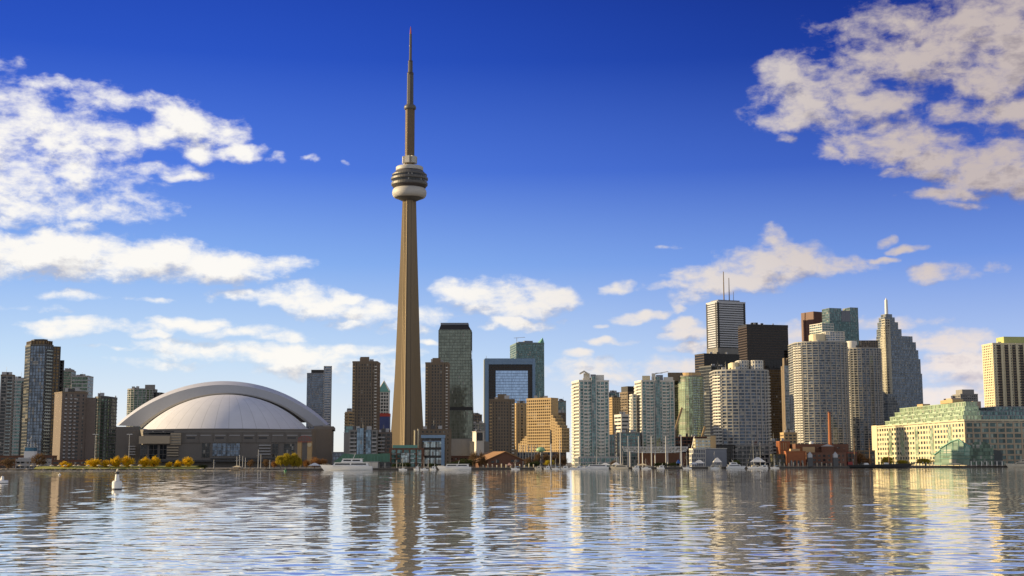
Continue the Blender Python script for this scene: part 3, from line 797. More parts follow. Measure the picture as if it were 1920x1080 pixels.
# slim crane beyond
D = 1620; a, b = P(210.5, 866, D), P(217, 742, D)
k = thing('construction_crane', 'slim pale crane jib rising at a slant left of the stadium', 'crane', Vector((a.x, D, ZG)))
mb = MB(); mb.box((a.x, D, ZG+.6), (7, 7, 1.2)); mb.build('base', GREY, k)
mb = MB(); mb.bar((a.x, D, ZG+1.2), (a.x+1, D, Z(800, D, 212)), 1.8); mb.build('mast', WHITE, k)
mb = MB(); mb.bar((a.x+.5, D-.2, Z(806, D, 212)), b, 1.1, 1.3); mb.build('jib', WHITE, k)
# round green condo behind the dome
D = 1760; p = bow_poly(240, 288, 727, D, 30, 12, 10)
r = tower('condo_tower', 'round green glass condo tower behind the left shoulder of the dome', p, zt_(730, D, 264), G_GREEN, LGREY, 3.0, style(.55, .6, 3.6, .35, .4), roof_mat=GREY)
block(r, 'penthouse', [P(272, 722, D+10).xy, P(291, 722, D+10).xy, P(291, 722, D+28).xy, P(272, 722, D+28).xy], zt_(731, D, 280), zt_(720.5, D, 280), GREY)
p2 = bow_poly(286, 303, 735, D+14, 20, 5, 6)
block(r, 'lower_wing', p2, ZG, zt_(735, D, 295), DGREY, G_DARK, 3.0, style(.8, .8, 4, .3, .5))
# banded slab right of the dome
D = 1780; p = corner_box(575, 576, 611, 700, D, 2, 28)
r = tower('office_tower', 'blue grey banded office slab right of the stadium dome', p, zt_(701, D, 593), G_BLUEG, SLATE, 3.3, style(1.2, .25, 2.2, .25, .28), roof_mat=SLATE)
block(r, 'penthouse', sub(p, .2, .88), zt_(701, D, 593), zt_(693, D, 593), BLACK)
p2 = [P(607.5, 690, D-3).xy, P(622, 690, D-3).xy, P(622, 690, D+26).xy, P(607.5, 690, D+26).xy]
block(r, 'lift_core', p2, ZG, zt_(687, D, 615), LGREY, G_BLUEG, 3.3, style(1.5, .3, 9, .6, .3))

# the three brown precast towers
def brown_tower(x0, x1, y, D, px0, px1, yp, label):
    p = corner_box(x0, x0+.6, x1, y, D, -1, 24)
    zt = zt_(y+1, D, (x0+x1)/2)
    r = tower('apartment_tower', label, p, zt, G_DARKB, BROWN, 2.85, style(1.15, .22, 2.5, 1.25, .25), group=None, parapet=1.6)
    a, b = p[0], p[1]
    for s in (.0, .905): balconies(r, a, b, s, s+.095, ZG+6, zt-1, 2.85, 1.0, BROWN, WHITE if s > .5 else TAN)
    mb = MB(); L = (b-a).length
    for s in (.11, .20, .80, .89): pier(mb, a, b, L*s, 1.1, .9, ZG, zt+1.2)
    mb.build('corner_pier', BROWN, r)
    block(r, 'penthouse', [P(px0, yp, D+4).xy, P(px1, yp, D+4).xy, P(px1, yp, D+18).xy, P(px0, yp, D+18).xy], zt, zt_(yp, D, px0), BROWN)
    return r, p, zt
brown_tower(661, 707, 680, 1240, 675.5, 692.5, 668.5, 'brown concrete apartment tower standing left of the tall observation tower')
brown_tower(797.5, 840, 682, 1250, 811, 826, 670.5, 'brown concrete apartment tower standing right of the tall observation tower')
brown_tower(917.5, 964, 751, 1215, 933, 949.5, 738.5, 'shortest brown concrete apartment tower, in front of the blue framed block')
# orange balconied block and pale flank beside it
D = 1330; p = corner_box(648, 653, 661.5, 773, D, 24, None, 8, 24)
r = tower('apartment_block', 'thin orange lit balconied block beside the left brown tower', p, zt_(774, D, 655), G_DARKB, TAN, 3.0, style(1.3, .9, 4, .5, .95), {3: style(1.3, .9, 4, .5, .95)})
D = 1165; p = corner_box(644.5, 645, 662, 800, D, 0, 14)
r = tower('apartment_block', 'narrow pale grey block with dark glass attic near the big yacht', p, zt_(812, D, 653), GREY, LGREY, 3.1, None, parapet=.3)
block(r, 'glass_attic', sub(p, .05, .95), zt_(812, D, 653), zt_(799, D, 653), SLATE, G_TEAL, 3.0, style(.4, .15, 3, .25, .2))
# green pyramid tower, far
D = 2250; p = corner_box(708, 709, 729, 735, D, 0, 16); zt = zt_(735, D, 718)
r = tower('office_tower', 'pale gridded tower with green pyramid roof peeking beside the observation tower', p, zt, G_DARKB, WHITE, 5.5, style(1.6, .3, 4, 1.1, .35), parapet=None)
c = cen(p).xy; mb = MB(); o = offset(p, .6); apex = (c.x, c.y, zt_(713.5, D, 718))
zb = zt_(733, D, 718); mb.prism(o, zt+.01, zb, top=False)
mb.add([(*o[i], zb) for i in range(4)]+[apex], [(i, (i+1) % 4, 4) for i in range(4)]); mb.build('pyramid_roof', GREENM, r)
mb = MB()
for i in range(4): mb.bar((*o[i], zb), apex, 1.1)
mb.build('roof_rib', WHITE, r)
mast(r, 'spire', c.x, c.y, apex[2], apex[2]+4, .25, .1, STEEL)
D = 1480; p = corner_box(709, 709.5, 730, 776, D, 0, 14); zt = zt_(806, D, 718)
r = tower('billboard_building', 'low dark block topped by a blue and red hoarding beside the observation tower', p, zt, G_DARKB, DBRICK, 3.2, style(1.6, .25, 3, 1.2, .3), parapet=None)
block(r, 'blue_hoarding', p, zt+.01, zt_(781, D, 718), plain('hoarding_blue', (.055, .075, .20), .6, .15))
block(r, 'red_hoarding', offset(p, .2), zt_(780.9, D, 718), zt_(775, D, 718), plain('hoarding_red', (.42, .05, .03), .6, .1))
# tall grey green hotel slab
D = 1480; p = corner_box(822, 823, 883, 617, D, 0, 30); zt = zt_(618, D, 850)
G_RITZ = glass('olive_glazing', (.21, .235, .19), .48, .08, (1.5, 3.3), .02, .01, var=.35)
p_lo = corner_box(822, 823, 886, 820, D, 0, 30)
r = thing('hotel_tower', 'tall grey green glass slab with slanted dark top right of the observation tower', 'tower block', cen(p))
z_m = zt_(765, D, 850)
mb = MB(); mb.prism(p_lo, ZG, z_m-2.5, top=False, tp=p_lo); mb.prism(p_lo, z_m+1.2, zt, top=True, tp=p); mb.build('glazing', G_RITZ, r)
block(r, 'belt_course', offset(p_lo, .1), z_m-2.5, z_m+1.2, BLACK)
mb = MB(); facade(mb, p, z_m+2, zt-.5, 3.4, style(.35, .5, 2.9, .16, .55)); facade(mb, p_lo, ZG+20, z_m-3, 3.4, style(.3, .2, 2.9, .14, .25)); mb.build('mullion_grid', plain('olive_frame', (.135, .145, .12), .5, .1), r)
tp = offset(p, -.05); tq = [tp[0]+Vector((1.5, 7)), tp[1]+Vector((-3.2, 7)), tp[2]+Vector((-3.2, 0)), tp[3]+Vector((1.5, 0))]
mb = MB(); mb.prism(tp, zt+.01, zt_(608, D, 850), tp=tq); mb.build('slanted_attic', BLACK, r)
block(r, 'roof', offset(tq, .1), zt_(608, D, 850)+.01, zt_(604, D, 850), SLATE)
p2 = [P(839, 823, D-16).xy, P(888, 823, D-16).xy, P(888, 823, D+20).xy, P(839, 823, D+20).xy]
block(r, 'podium', p2, ZG, zt_(823, D-16, 860), GREY, None, 4, style(.3, .1, 8, .2, .12))
# behind: green tower with corner spike and crane
D = 2250; p = corner_box(956, 968, 1020, 641, D, 10, None, 8, 60); zt = zt_(645, D, 990)
r = tower('office_tower', 'teal green glass tower with a pointed corner fin behind the blue framed block', p, zt, G_TEAL, plain('teal_frame', (.16, .23, .22), .5, .1), 3.9, style(1.1, .2, 2.6, .2, .22), {3: style(1.5, .25, 6, .8, .3)}, parapet=2)
for u0, u1, yy in ((.08, .3, 640.5), (.3, .6, 638.5), (.6, .86, 641.5)): block(r, 'attic_step', sub(p, u0, u1, .02, .5), zt, zt_(yy, D, 990), SLATE)
q_ = sub(p, .86, 1.0, 0, .6); mb = MB(); mb.prism(q_, zt, zt_(641, D, 1014)); z1 = zt_(641, D, 1014)
a = [(v[0], v[1], z1) for v in q_]; tip = (q_[1][0]-2, q_[1][1], zt_(632, D, 1016)); mb.add(a+[tip], [(i, (i+1) % 4, 4) for i in range(4)]); mb.build('corner_fin', GREENM, r)
c = P(969, 641, D+8)
k = thing('roof_crane', 'tiny white crane on the roof of the teal green tower', 'crane', Vector((c.x, c.y, zt+2)))
mb = MB(); mb.bar((c.x, c.y, zt+1.2), (c.x, c.y, zt_(632, D, 969)), .8); mb.build('mast', WHITE, k)
mb = MB(); mb.bar((c.x-5, c.y, zt_(633, D, 969)), (c.x+14, c.y, zt_(631.6, D, 969)), .6); mb.build('jib', WHITE, k)
# blue framed block with stepped-in mirror front
D = 1900; p = corner_box(906, 909, 1003.5, 671, D, 2, 40); zt = zt_(672, D, 955)
r = thing('office_block', 'broad office block with blue outer frame around a mirrored blue front', 'office building', cen(p))
a, b = p[0], p[1]; W_ = (b-a).length
ins = [sub(p, 0, .075, 0, 1), sub(p, .945, 1, 0, 1)]
for q_ in ins: block(r, 'side_frame', q_, ZG, zt, BLUEM, None, 3.9, style(.25, .12, 30, .2, .13))
zl = zt_(683, D, 955)
block(r, 'top_frame', sub(p, .0752, .9448, 0, 1), zl, zt-.02, BLUEM, None, 3.9, style(.25, .12, 4, .2, .13))
pr = sub(p, .075, .945, .09, .95)
mb = MB(); mb.prism(pr, ZG, zl, top=False); mb.build('recess_glazing', G_BLACK, r)
mb = MB(); facade(mb, pr, ZG, zl, 3.9, style(.8, .3, 2.6, .5, .35)); mb.build('recess_frame', BRONZE, r)
pm = sub(p, .215, .855, .03, .5)
mb = MB(); mb.prism(pm, ZG, zt_(694.5, D, 955)); g = mb.build('mirror_front', G_BLUE, r)
mb = MB(); facade(mb, pm, ZG, zt_(694.5, D, 955), 3.9, style(.55, .12, 10.4, .2, .14)); mb.build('mullion_grid', plain('blue_mullion', (.10, .15, .25), .4, .05), g)
q_ = [P(905.5, 680, D-1).xy, P(909, 680, D-3).xy, P(909, 680, D+2).xy, P(905.5, 680, D+2).xy]
block(r, 'painted_light_strip', sub(p, -.02, -.001, .1, .5), ZG, zt-1, CREAM)  # cream strip paints in the sunlit left edge of the frame
mb = MB(); mb.tube((p[0].x+2, p[0].y+3, zt), (p[0].x+2, p[0].y+3, zt+4), .3, .2); mb.build('vent_pipe', GREY, r)
# low blocks between the hotel slab and the blue block
D = 1800; p = corner_box(884, 885, 903.5, 778, D, 3, 26)
tower('office_block', 'small dark rooftop block between the hotel slab and blue block', p, zt_(779, D, 893), G_DARK, BROWN, 3.4, style(1.2, .2, 3, .8, .25))
D = 1640; p = corner_box(882, 883, 909, 795, D, 0, 30)
tower('office_block', 'low grey flat block behind the white and black pavilion', p, zt_(795, D, 893), G_GREY, GREY, 3.6, style(1.8, .2, 5, 1.2, .25))
D = 1420; p = corner_box(886, 893, 907.5, 810, D, 14, None, 8, 22)
r = tower('pavilion', 'small block with white sunlit side and black front below the blue block', p, zt_(810, D, 897), WHITE, BLACK, 3.4, None, parapet=.6, roof_mat=WHITE, cat='pavilion')
mb = MB(); a, b = p[0], p[1]; L = (b-a).length; d = (b-a).normalized(); n = Vector((d.y, -d.x))
mb.prism([a+d*L*.06+n*.3, a+d*L*.82+n*.3, a+d*L*.82-n*.2, a+d*L*.06-n*.2], Z(826, D), zt_(811, D, 900), bot=True); mb.build('dark_front', G_BLACK, r)
D = 1430; p = corner_box(880, 881, 918, 828, D, 0, 30)
tower('office_block', 'long low grey podium left of the shortest brown tower', p, zt_(830, D, 900), GREY, GREY, 4, style(1.0, .2, 6, .5, .25))
D = 1330; p = corner_box(840, 842, 915, 856, D, 0, 24)
tower('warehouse_block', 'low brown brick block below the hotel slab and its podium', p, zt_(857, D, 880), G_DARK, DBRICK, 3.6, style(1.9, .2, 4.5, 2.2, .25), cat='low building')
# tan slab and stepped hotel
D = 1460; p = corner_box(964, 968, 989, 757, D, 12, None, 8, 20)
tower('hotel_wing', 'narrow tan slab between the short brown tower and stepped tan hotel', p, zt_(758, D, 976), G_DARK, TAN, 3.1, style(1.4, .3, 2.6, 1.1, .32), {0: style(1.2, .25, 4, 2.4, .3)}, cat='tower block')
D = 1370
def lface(x0, x1, y, D, yaw, dep):
    """broad front that faces half left, towards the evening sun: near edge at x1"""
    return box_mirror(x0, x1, x1+.6, y, D, yaw, dep)
ph = box_mirror(988, 1033, 1046, 746, D, 38, 15)
r = tower('stepped_hotel', 'sunlit tan hotel with a grid of windows and stepped left foot', ph, zt_(748, D, 1015), G_DARK, TAN, 2.9, style(1.25, .35, 2.55, .85, .37), {1: style(1.2, .1, 20, 6, .12)}, cat='hotel', roof_mat=TAN)
a, b = Vector(ph[0]), Vector(ph[1]); d = (b-a).normalized(); nn = Vector((-d.y, d.x))
# steps down on the left
for i, (xx, yy) in enumerate(((984.5, 818), (980.5, 822.5), (976.5, 827), (972.5, 831.5))):
    prev = ph[0] if i == 0 else q0
    t0 = hit(Vector(ph[0]), d, xx, yy); q0 = Vector(ph[0])+d*t0
    block(r, 'step_wing', [q0, prev, prev+nn*13, q0+nn*13], zt_(848, D, 980), zt_(yy, D, xx), TAN, G_DARK, 2.9, style(1.25, .35, 2.55, .85, .37))
# lower right extension with sloping steps
prev = Vector(ph[1])
for i, (xx, yy) in enumerate(((1037, 779), (1041, 785), (1045, 791.5), (1049, 798), (1053, 803))):
    t0 = hit(Vector(ph[1]), d, xx, yy); q1 = Vector(ph[1])+d*t0
    block(r, 'step_wing', [prev, q1, q1+nn*13, prev+nn*13], zt_(848, D, 1040), zt_(yy, D, xx), TAN, G_DARK, 2.9, style(1.25, .35, 2.55, .85, .37)); prev = q1
mb = MB()
for i in range(7):
    c = XY(975+i*5.4, D-8, 850); mb.tube((c.x, c.y, ZG), (c.x, c.y, zt_(834, D-8, 990)), .35, .35, 6)
mb.build('flagpole_column', WHITE, r)
p2 = [P(970, 835, D-2).xy, P(1045, 835, D-10).xy, P(1045, 835, D+25).xy, P(970, 835, D+25).xy]
block(r, 'podium', p2, ZG, zt_(848, D, 1010), GREY, G_BLUEG, 4, style(.6, .3, 5, .4, .35))
D = 1450; p = corner_box(1044, 1045, 1060.5, 750, D, 0, 24)
tower('apartment_tower', 'dark brown tower close behind the right edge of the stepped hotel', p, zt_(776, D, 1052), G_DARK, BROWN, 3.0, style(1.4, .2, 3, 1.4, .25))
D = 1900; p = corner_box(1045.5, 1046.5, 1061, 751, D, 0, 24)
tower('office_tower', 'greenish glass tower top above the dark brown tower', p, zt_(753, D, 1052), G_TEAL, GREY, 3.6, style(1.0, .2, 3, .5, .25))

# teal and white condo with the wing roof
D = 1150
def condo_teal(x0, xs, x1, y, D, yaw, label, steps):
    p = corner_box(x0, xs, x1, y, D, yaw, None, 10, 24); zt = zt_(y+2, D, (xs+x1)/2)
    r = tower('condo_tower', label, p, zt, G_TEAL, WHITE, 2.95, style(.75, .22, 4.4, .8, .3), {3: style(1.25, .55, 3.2, .55, .3), 0: style(.55, .2, 3.9, .75, .42)}, roof_mat=WHITE)
    c, b, l = Vector(p[0]), Vector(p[1]), Vector(p[3])
    for s0, s1 in ((.13, .33), (.63, .82)): balconies(r, c, b, s0, s1, ZG+4, zt-1, 2.95, 1.0, WHITE, WHITE)
    balconies(r, l, c, .05, .42, ZG+3, zt-2, 2.95, 1.5, WHITE, WHITE)
    mb = MB(); L = (b-c).length; d = (b-c).normalized(); n = Vector((d.y, -d.x))
    q0, q1 = c+d*L*.41, c+d*L*.55
    mb.prism([q0+n*1.1, q1+n*1.1, q1-n*.1, q0-n*.1], ZG, zt+4.5); bay = mb.build('glass_bay', G_TEAL, r)
    m2 = MB(); pp_ = [q0+n*1.1, q1+n*1.1, q1-n*.1, q0-n*.1]; facade(m2, pp_, ZG, zt+4.5, 2.95, style(.25, .1, 2.1, .22, .14), {2: None}); m2.build('mullion_grid', LGREY, bay)
    return r, p, zt
r, p, zt = condo_teal(1062.5, 1086, 1141, 713, D, 12, 'white and teal condo tower with a tilted wing roof and sunlit left side', None)
for (x0, x1, yy, dd) in ((1094, 1106, 700, 6), (1107, 1117, 702, 5), (1117, 1132.5, 703, 8)):
    block(r, 'penthouse', [P(x0, yy, D+dd).xy, P(x1, yy, D+dd).xy, P(x1, yy, D+22).xy, P(x0, yy, D+22).xy], zt, zt_(yy, D+dd, x0), WHITE if x0 != 1107 else SLATE)
a, b, c = P(1086.5, 699.5, D-2), P(1095, 694.5, D+4), P(1106, 701, D+2)
mb = MB()
mb.add([a, a+Vector((2, 14, 1)), b+Vector((1, 16, .5)), b, c, c+Vector((0, 15, 0))], [(0, 3, 2, 1), (3, 4, 5, 2)])
mb.add([v-Vector((0, 0, 1.1)) for v in (a, a+Vector((2, 14, 1)), b+Vector((1, 16, .5)), b, c, c+Vector((0, 15, 0)))]+[a, b, c], [(1, 2, 3, 0), (2, 5, 4, 3), (0, 3, 7, 6), (3, 4, 8, 7)]); mb.build('wing_roof', WHITE, r)
p2 = [P(1140.5, 800, D+10).xy, P(1152, 800, D+12).xy, P(1152, 800, D+30).xy, P(1140.5, 800, D+30).xy]
block(r, 'lower_wing', p2, ZG, zt_(815, D+10, 1145), GREY, G_TEAL, 2.95, style(.7, .2, 3, .6, .25))
# buildings in the gap
D = 1760; p = corner_box(1140, 1148, 1163, 745, D, 20, None, 8, 30)
tower('office_tower', 'brown tower with one sunlit side right of the wing-roofed condo', p, zt_(746, D, 1152), G_GOLD, TAN, 3.4, style(1.4, .25, 3, 1.0, .3), {0: style(1.5, .2, 3, 1.4, .25)}, roof_mat=BROWN)
D = 1960; p = corner_box(1140.5, 1142, 1161, 735, D, 4, 26)
tower('office_tower', 'teal topped tower behind the brown tower in the gap', p, zt_(737, D, 1150), G_TEAL, SLATE, 3.7, style(.7, .2, 3, .4, .25))
D = 1850; p = corner_box(1162.5, 1177, 1193, 735, D, 26, None, 8, 40)
r = tower('office_tower', 'brown banded tower with dark roof block between the two teal condos', p, zt_(736, D, 1177), G_DARK, BROWN, 3.6, style(1.5, .25, 4, 1.0, .3), {3: style(1.7, .3, 4, 1.2, .33)})
block(r, 'penthouse', sub(p, .05, .95, .05, .9), zt_(736, D, 1177), zt_(724, D, 1177), BLACK)
D = 1430; p = corner_box(1152.5, 1165, 1179, 778, D, 18, None, 8, 24)
tower('office_block', 'small white banded block low in the gap between the teal condos', p, zt_(779, D, 1166), G_DARKB, WHITE, 4.2, style(2.3, .3, 9, .6, .32), cat='office building')
# second teal condo
r, p, zt = condo_teal(1190.5, 1203, 1263.5, 713, 1255, 12, 'white and teal condo tower with a stepped left shoulder behind the truss canopy', None)
D = 1255
for (x0, x1, yy, dd, mt) in ((1204, 1219, 704.5, 5, CREAM), (1230, 1243, 703, 4, SLATE), (1222, 1229, 700, 8, WHITE), (1244, 1262, 707, 6, WHITE)):
    block(r, 'penthouse', [P(x0, yy, D+dd).xy, P(x1, yy, D+dd).xy, P(x1, yy, D+20).xy, P(x0, yy, D+20).xy], zt, zt_(yy, D+dd, x0), mt)
mb = MB(); a, b = P(1229, 701, D+8), P(1253, 696.5, D+6); mb.bar(a, b, .6); mb.bar(P(1229, 699.6, D+9), P(1242, 699.6, D+9), 1.2, .6); mb.build('roof_gantry', STEEL, r)
p2 = corner_box(1181, 1186, 1192.5, 738, D+6, 12, None, 8, 20)
block(r, 'shoulder_wing', p2, ZG, zt_(739, D, 1186), WHITE, G_TEAL, 2.95, style(1.2, .5, 3.2, .55, .3))
balconies(r, p2[3], p2[0], .1, .9, ZG+3, zt_(745, D, 1186), 2.95, 1.3, WHITE, WHITE)
# round yellow-green glass tower with dark balcony wing
D = 1590
p = []
c0 = P(1295, 704, D+24).xy; rr_ = (P(1319, 704, D+24).x-P(1271.5, 704, D+24).x)/2
for i in range(20): p.append(c0+Vector((math.cos(R(18*i)), math.sin(R(18*i))))*rr_)
zt = zt_(705, D, 1297)
r = tower('condo_tower', 'round tower of yellow green glass, sunlit on its left half', p, zt, G_YGREEN, plain('olive_frame_dark', (.26, .28, .19), .6, .1), 2.95, style(.45, .35, 3.0, .2, .22), {i: style(.6, .9, 3.0, .3, .3, 1) for i in (15, 16, 17, 18, 19, 0)} and {}, roof_mat=GREY)
block(r, 'crown', shrink(p, .82), zt, zt_(697, D, 1297), TAN)
for i in (15, 16, 17, 18): balconies(r, p[i], p[i+1], .02, .98, ZG+6, zt-2, 2.95, 1.2, DGREY, RAILG)
p2 = corner_box(1261.5, 1263, 1279, 709, D+34, 4, 20)
block(r, 'balcony_wing', p2, ZG, zt_(701, D+10, 1270), DGREY, G_DARK, 2.95, style(.9, 1.1, 8, .4, .5))
block(r, 'roof_block', [P(1252, 700, D+18).xy, P(1300, 700, D+18).xy, P(1300, 700, D+34).xy, P(1252, 700, D+34).xy], zt_(712, D, 1270), zt_(698.5, D+18, 1270), BROWN)
# diagonal braces beside it, built in the form of crane jibs
for (xa, ya, xb, yb, lab) in ((1266, 806, 1279, 764, 'slanted tan strut leaning against the round green tower, lower left'), (1315.5, 822, 1322, 800, 'short slanted tan strut right of the round green tower')):
    D = 1400; a, b = P(xa, ya, D), P(xb, yb, D)
    k = thing('leaning_strut', lab, 'crane', Vector((a.x, D, ZG)))
    mb = MB(); mb.box((a.x, D, (ZG+a.z)/2), (2.6, 2.6, a.z-ZG)); mb.build('mast', BROWN, k)
    mb = MB(); mb.bar(a, b, 2.0, 2.0); mb.build('jib', TAN, k)
# grey glass slab
D = 1720; p = corner_box(1311, 1333, 1372, 686, D, 28, None, 8, 60)
tower('office_tower', 'plain pale grey glass slab tucked below the black office block', p, zt_(687, D, 1340), G_DARKB, plain('cool_frame', (.17, .185, .20), .5, .08), 3.9, style(.5, .15, 3, .2, .18), {3: style(.4, .12, 3, .12, .14, 1)}, roof_mat=DGREY)
ob = C.objects[-1]
# black low block (left) and black tower
D = 2000; p = corner_box(1303, 1320, 1386, 663, D, 22, None, 8, 60)
tower('office_block', 'low black office block with bronze banded left side', p, zt_(664, D, 1345), G_BLACK, [BLACK, BRONZE], 3.9, style(.9, .2, 1.8, .2, .25), {3: style(1.4, .35, 60, .4, .38, 1)})
D = 2300; p = corner_box(1324, 1344, 1397, 564, D, 22, None, 8, 70); zt = zt_(567, D, 1365)
MARB = plain('white_marble_panel', (.48, .49, .52), .4, .05, .05)
r = tower('office_tower', 'white banded skyscraper with dark corners and three roof antennas', p, zt, G_BLACK, [MARB, BLACK], 3.95, style(2.35, .3, 60, .0, .35), {3: style(2.5, .3, 60, 0, .35)}, roof_mat=MARB, parapet=2.5)
mb = MB(); a, b, l = Vector(p[0]), Vector(p[1]), Vector(p[3])
for (u, w_, s) in ((a, b, 2.2), (a, b, (b-a).length-2.2), (l, a, 2.0), (l, a, (a-l).length-3.2)): pier(mb, u, w_, s, 4.4 if w_ is a else 3.6, .5, ZG, zt+.3)
mb.build('corner_pier', BLACK, r)
block(r, 'penthouse', sub(p, .08, .85, .1, .8), zt+2, zt_(561, D, 1365), SLATE)
for x, y, rr in ((1357.5, 509, 1.1), (1367.5, 521, .9), (1375.5, 546, .5)):
    c = P(x, 564, D+14); mast(r, 'antenna', c.x, c.y, zt+1, zt_(y, D+14, x), rr, rr*.6, BROWN)
block(r, 'mechanical_band', offset(p, .6), zt_(664, D, 1360), zt_(652, D, 1360), GREY, None, 3.9, style(.3, .2, 2.4, 1.2, .3))
D = 2050; p = corner_box(1384, 1400, 1477, 612, D, 14, None, 8, 60); zt = zt_(613, D, 1430)
r = tower('office_tower', 'black steel skyscraper with fine bronze lines next to the white banded one', p, zt, G_BLACK, [BLACK, BRONZE], 3.9, style(1.0, .18, 1.9, .22, .3, 1), {3: style(1.6, .3, 2, .3, .33, 1)}, roof_mat=BLACK, parapet=4)
block(r, 'mechanical_band', offset(p, .5), zt_(693, D, 1430), zt_(684, D, 1430), BLACK)
c = P(1415, 611, D+12); block(r, 'penthouse', [(c.x-5, c.y), (c.x+5, c.y), (c.x+5, c.y+8), (c.x-5, c.y+8)], zt+4, zt+8, BLACK)
block(r, 'side_wing', [P(1476, 655, D+10).xy, P(1482, 655, D+10).xy, P(1482, 655, D+40).xy, P(1476, 655, D+40).xy], ZG, zt_(655, D, 1480), BLACK)
D = 1880; p = corner_box(1430, 1434, 1466, 673, D, 3, 30)
r = tower('office_tower', 'dark tower with gold reflecting floors behind the smaller round condo', p, zt_(693, D, 1450), G_GOLD, BRONZE, 3.6, style(1.3, .2, 6, .4, .25), roof_mat=BLACK)
block(r, 'attic', p, zt_(693, D, 1450)+1.4, zt_(675, D, 1450), BLACK, G_BLACK, 4, style(.4, .15, 4, .3, .2))
D = 1800; p = corner_box(1464, 1470, 1492, 672, D, 8, None, 8, 40); zt = zt_(686, D, 1480)
r = tower('office_tower', 'slim pale mirrored tower with a jagged brown crown between two dark towers', p, zt, G_PALE, [LGREY, BROWN], 3.9, style(.9, .2, 8, .3, .25), {3: style(.2, .15, 4, 3.2, .3, 1)}, parapet=None)
for i in range(6): block(r, 'crown_tooth', sub(p, i/6+.02, i/6+.14, .05, .6), zt, zt_(671 if i % 2 == 0 else 676, D, 1480), BROWN)
D = 1330; p = corner_box(1466, 1470, 1494, 812, D, 0, 18)
tower('apartment_block', 'small yellow topped block at the foot of the slim mirrored tower', p, zt_(813, D, 1480), G_DARKB, TAN, 3.2, style(1.6, .25, 4, 1.2, .3), cat='low building')

# round-fronted condos on the waterfront
G_RND = glass('condo_glazing', (.085, .11, .15), .4, .07, (1.5, 2.9), .14, .03)
def round_condo(x0, x1, y, D, depth, bulge, label, fins, ang0=0):
    p = bow_poly(x0, x1, y, D, depth, bulge, 14); zt = zt_(y+1, D, (x0+x1)/2)
    r = tower('condo_tower', label, p, zt, G_RND, CONDO, 2.9, style(.85, .8, 9, .4, .82), roof_mat=CONDO, parapet=.6)
    n = len(p)-2
    balconies(r, p[0], p[3], .0, .98, ZG+6, zt-3, 2.9, 2.0, WHITE, WHITE)  # white paints in the sunlit left side, darker concrete elsewhere the shade
    balconies(r, p[n-4], p[n-1], .25, .98, ZG+6, zt-3, 2.9, 2.0, CONDO, CONDO)
    return r, p, zt
r, p, zt = round_condo(1338.5, 1440, 693, 1220, 40, 16, 'smaller white round-fronted condo tower with horizontal balcony bands', None)
D = 1220
for (x0, x1, yy, dd) in ((1370, 1384, 679.5, 10), (1384, 1404, 676, 12), (1409, 1430, 676, 8)):
    block(r, 'penthouse', bow_poly(x0, x1, yy, D+dd, 18, 3, 6), zt, zt_(yy, D+dd, x0), CREAM if x0 == 1370 else WHITE, None if x0 == 1370 else G_BLUEG, 2.9, None if x0 == 1370 else style(.9, .5, 3, .4, .5))
r, p, zt = round_condo(1488.5, 1587, 640, 1560, 50, 20, 'tallest white round-fronted condo tower with a blue glass stripe', None)
D = 1560
for (x0, x1, yy, dd, mt) in ((1522, 1547, 626, 12, CREAM), (1545, 1583, 622, 14, WHITE)):
    block(r, 'penthouse', bow_poly(x0, x1, yy, D+dd, 20, 4, 6), zt, zt_(yy, D+dd, x0), mt, None if mt is CREAM else G_BLUEG, 2.9, None if mt is CREAM else style(.8, .6, 3, .4, .5))
a, b = P(1553.5, 650, D-2), P(1563, 650, D-2)
mb = MB(); mb.prism([(a.x, D+.4), (b.x, D+1.6), (b.x, D+6), (a.x, D+6)], ZG, zt_(643, D, 1558)); mb.build('glass_stripe', glass('deep_blue_glazing', (.04, .07, .17), .35, .06, blinds=.02), r)
r, p, zt = round_condo(1583, 1650, 652, 1620, 46, 14, 'rear white round-fronted condo tower topped by a white drum', None)
D = 1620; c = P(1596, 640, D+14); mb = MB(); rr_ = 11*D/FPX
mb.lathe([(rr_, zt), (rr_, zt_(640, D, 1596)), (rr_*.85, zt_(638, D, 1596))], (c.x, c.y), 20); mb.build('roof_drum', WHITE, r)
block(r, 'penthouse', [P(1611, 645, D+12).xy, P(1646, 645, D+12).xy, P(1646, 645, D+26).xy, P(1611, 645, D+26).xy], zt, zt_(637, D, 1630), BROWN, G_DARK, 2.9, style(.8, .3, 3, .7, .35))
# red granite tower with stepped notch
D = 2320; p = corner_box(1502, 1525, 1549, 584, D, 30, None, 8, 60); zt = zt_(584, D, 1525)
r = thing('office_tower', 'red granite skyscraper with a zigzag stepped notch down its face', 'tower block', cen(p))
cc, rr2, bb, ll = [Vector(v) for v in p]
mb = MB(); mb.prism(offset(p, -1.5), ZG, zt-3); mb.build('glazing', G_BLACK, r)
